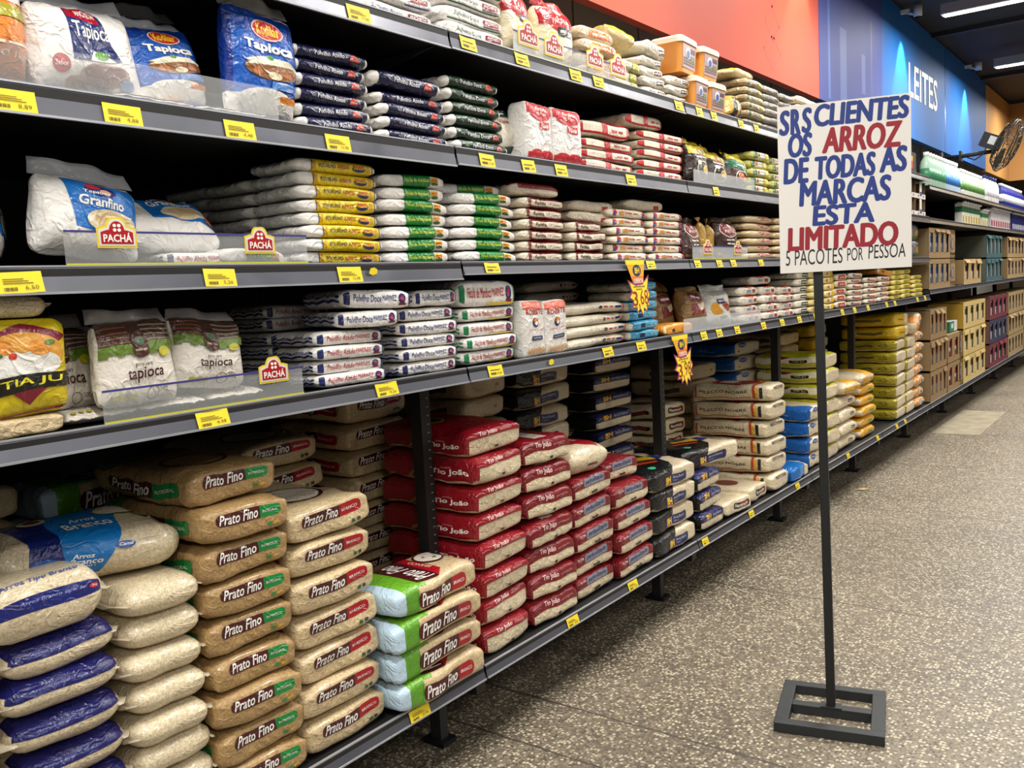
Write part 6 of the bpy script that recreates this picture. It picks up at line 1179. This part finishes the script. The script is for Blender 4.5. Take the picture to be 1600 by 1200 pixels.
for a in ((22, 163, 4, '8,89', 'under the orange lentil bag'), (193, 187, 4, '4,88', 'under the navy-labelled tapioca pouch'), (376, 207, 4, '4,48', 'under the tall blue tapioca pouch'), (529, 222, 4, '15,98', 'under the nearer navy starch stack'),
          (762, 253, 4, '15,98', 'under the dark green starch stack'), (827, 262, 4, '3,98', 'under the small cornmeal pouch'), (878, 268, 4, '3,98', 'under the second red and white flour packet'), (987, 284, 4, '4,98', 'under the red-banded flour bags'), (1120, 301, 4, '6,98', 'under the yellow-topped pouches'),
          (34, 448, 3, '6,50', 'at the photo edge under the granulated tapioca'), (345, 438, 3, '5,26', 'under the second logo plate of the tapioca barrier'), (548, 430, 3, '12,98', 'under the yellow-banded starch, with a torn scrap beside it'), (770, 417, 3, '9,98', 'under the second green-banded starch stack'),
          (1018, 411, 3, '4,48', 'beside the upper offer sign'), (1091, 412, 3, '7,98', 'under the nearest dark pouch'), (1125, 411, 3, '7,98', 'under the gold and black pouches'), (1147, 411, 3, '6,98', 'under the far dark pouch'), (1190, 410, 3, '3,98', 'under the tan red-edged flour'),
          (334, 651, 2, '4,98', 'under the flat tapioca bags'), (606, 608, 2, '9,26', 'under the blue-script starch stack'), (775, 575, 2, '8,98', 'under the green-trimmed starch stack'), (951, 548, 2, '3,48', 'under the cream flour bags'), (1003, 542, 2, '3,68', 'under the sky-blue corn flour'),
          (1101, 528, 2, '7,98', 'under the first amber packet'), (1125, 525, 2, '7,98', 'under the second amber packet'), (1153, 520, 2, '7,50', 'under the pale mixed packet'), (1194, 514, 2, '3,48', 'under the nearer small white stacks'), (1223, 509, 2, '3,48', 'under the farther small white stacks'), (1250, 503, 2, '3,98', 'under the dark grey labelled bags'),
          (1275, 495, 2, '2,98', 'under the yellow-ended bags'), (1317, 490, 2, '2,98', 'just past the pole under the red stack'), (1336, 485, 2, '2,98', 'under the first pink stack'), (1357, 481, 2, '2,98', 'under the second pink stack'), (1386, 476, 2, '2,98', 'under the third pink stack'), (1399, 474, 2, '2,48', 'under the tallest yellow-green stack'), (1434, 467, 2, '2,48', 'under the middle yellow-green stack'), (1446, 466, 2, '2,48', 'at the end of the yellow-green stacks'),
          (562, 25, 5, '9,98', 'on the top rail under the cut-off starch'), (733, 76, 5, '9,98', 'on the top rail under the white and green starch'), (817, 101, 5, '4,98', 'under the leaning red-topped corn bag'), (901, 125, 5, '4,98', 'on the top rail before the orange-labelled bags'), (937, 136, 5, '4,98', 'under the orange-labelled bags'), (1062, 170, 5, '3,98', 'under the sugar beside the tubs'),
          (1094, 181, 5, '14,98', 'under the nearer amber tubs'), (1117, 189, 5, '14,98', 'under the farther amber tubs'), (1159, 200, 5, '6,98', 'under the grain stack front'), (1183, 206, 5, '6,98', 'under the nearer grain stack'),
          (657, 1114, 1, '25,98', 'on the base rail under the green-ended sacks'), (896, 971, 1, '26,98', 'on the base rail under the second red stack'), (990, 918, 1, '24,98', 'on the base rail under the fourth red stack'), (1103, 850, 1, '22,98', 'on the base rail at the second joint'), (1175, 805, 1, '23,98', 'on the base rail under the flat sack'), (1247, 756, 1, '24,50', 'on the base rail under the slumped blue sack'),
          (1326, 710, 1, '21,98', 'on the base rail just past the pole'), (1372, 684, 1, '22,50', 'on the base rail at the yellow stack'), (1402, 660, 1, '23,50', 'on the base rail before the olive stack'), (1415, 653, 1, '23,50', 'on the base rail under the olive stack')):
    ptag(*a)
for px, py, lv, lab in ((582, 425, 3, 'torn yellow scrap of tape beside the yellow starch tag'), (860, 560, 2, 'torn yellow scrap on the rail under the salmon-topped packs')):
    y, z = at(px, py, .0); e = MB().prism([(-.014, -.006), (-.004, -.01), (.012, -.007), (.014, .003), (.004, .008), (-.008, .006)], YZat(.0026, y, ZB[lv] - .016), .0006, YT if 'yellow' in lab else mat('#c9c9c4', 'paper')).build('tag_scrap'); tag(e, lab, 'tag scrap')
def offer(px, py, lv, price, lab):
    y, _ = at(px, py, .004); z = ZB[lv] + .002
    e = empty('offer_sign', (.0055, y, z)); tag(e, lab, 'offer sign', 'starburst offer signs')
    O = mat('#e0a01e', 'paper'); Yl = mat('#ecd22a', 'paper'); Pu = mat('#8c2c5c', 'paper'); Mr = mat('#8a1a1c', 'paper'); Wh = mat('#efe7e0', 'paper'); Nv = mat('#23264c', 'paper'); Or = mat('#d9702a', 'paper')
    M = YZat(0, 0, 0) @ Matrix.Rotation(math.radians(-4), 4, 'X') @ Matrix.Diagonal((1.02, .8, 1, 1))
    mb = MB().prism([(-.078, 0), (.056, 0), (.034, -.105), (-.032, -.105)], M, .0012, O).prism([(-.078, 0), (.056, 0), (.052, -.02), (-.073, -.02)], M, .0016, Yl).prism([(-.042, -.07), (.040, -.07), (.034, -.105), (-.032, -.105)], M, .0016, Or)
    mb.prism(ellipse(-.004, -.045, .028, .026), M, .002, Nv); mb.text('BH', -.02, .012, -.058, -.032, M, mat('#e8cf3a', 'paper'), z=.0026, bold=.03)
    mb.text('OFERTA', -.032, .034, -.101, -.08, M, Wh, z=.0026, bold=.02)
    mb.build('strap', e)
    st = [(-.075, -.085), (-.03, -.102), (.03, -.098), (.076, -.065), (.062, -.12), (.078, -.15), (.06, -.175), (.07, -.205), (.045, -.2), (.045, -.232), (.022, -.212), (.012, -.25), (-.005, -.215), (-.03, -.232), (-.03, -.208), (-.062, -.21), (-.05, -.175), (-.08, -.16), (-.055, -.135)]
    cx = sum(p[0] for p in st) / len(st); cy = sum(p[1] for p in st) / len(st)
    mb = MB(); I = [(cx + (a - cx) * .86, cy + (b - cy) * .86) for a, b in st]
    for P, zz3, m in ((st, .0022, Pu), (I, .0030, Yl)):
        n = len(P)
        for i in range(n): mb.add([M @ Vector((cx, cy, zz3)), M @ Vector((*P[i], zz3)), M @ Vector((*P[(i + 1) % n], zz3))], [(0, 2, 1)], m)
        mb.add([M @ Vector((*p, zz3)) for p in P] + [M @ Vector((*p, zz3 - .0012)) for p in P], [(i, (i + 1) % n, (i + 1) % n + n, i + n) for i in range(n)], m)
    a, b = price.split(',')
    mb.text(a, -.05, -.018, -.2, -.135, M, Mr, z=.0036, bold=.01).text(',', -.014, -.006, -.212, -.19, M, Mr, z=.0036, bold=.02).text(b, .0, .056, -.196, -.13, M, Mr, z=.0036, bold=.0)
    for k in range(9): mb.box((-.04 + k * .009, -.119, .0031), (-.034 + k * .009, -.113 + .001 * (k % 3), .0035), mat('#6a5a2a', 'paper'), M)
    for k in range(5): mb.box((-.024 + k * .009, -.13, .0031), (-.018 + k * .009, -.124, .0035), mat('#6a5a2a', 'paper'), M)
    mb.build('starburst', e)
offer(993, 408, 3, '3,68', 'starburst offer sign reading 3,68 over the sky-blue corn flour')
offer(1063, 530, 2, '3,98', 'starburst offer sign reading 3,98 hanging under the orange flour bag')

# a dry leaf and a scrap on the floor
lf = MB().add([(0, 0, .002), (.03, .012, .006), (.07, .02, .003), (.1, .05, .004), (.06, .05, .009), (.02, .03, .004)], [(0, 1, 4, 5), (1, 2, 3, 4)], mat('#b39a62', 'paper')).build('paper_scrap'); lf.location = (-.03, 5.47, 0.0005); lf.rotation_euler = (0, 0, .4)
sm = lf.modifiers.new('thick', 'SOLIDIFY'); sm.thickness = .0012; tag(lf, 'dry tan paper scrap on the floor past the sign pole', 'scrap')
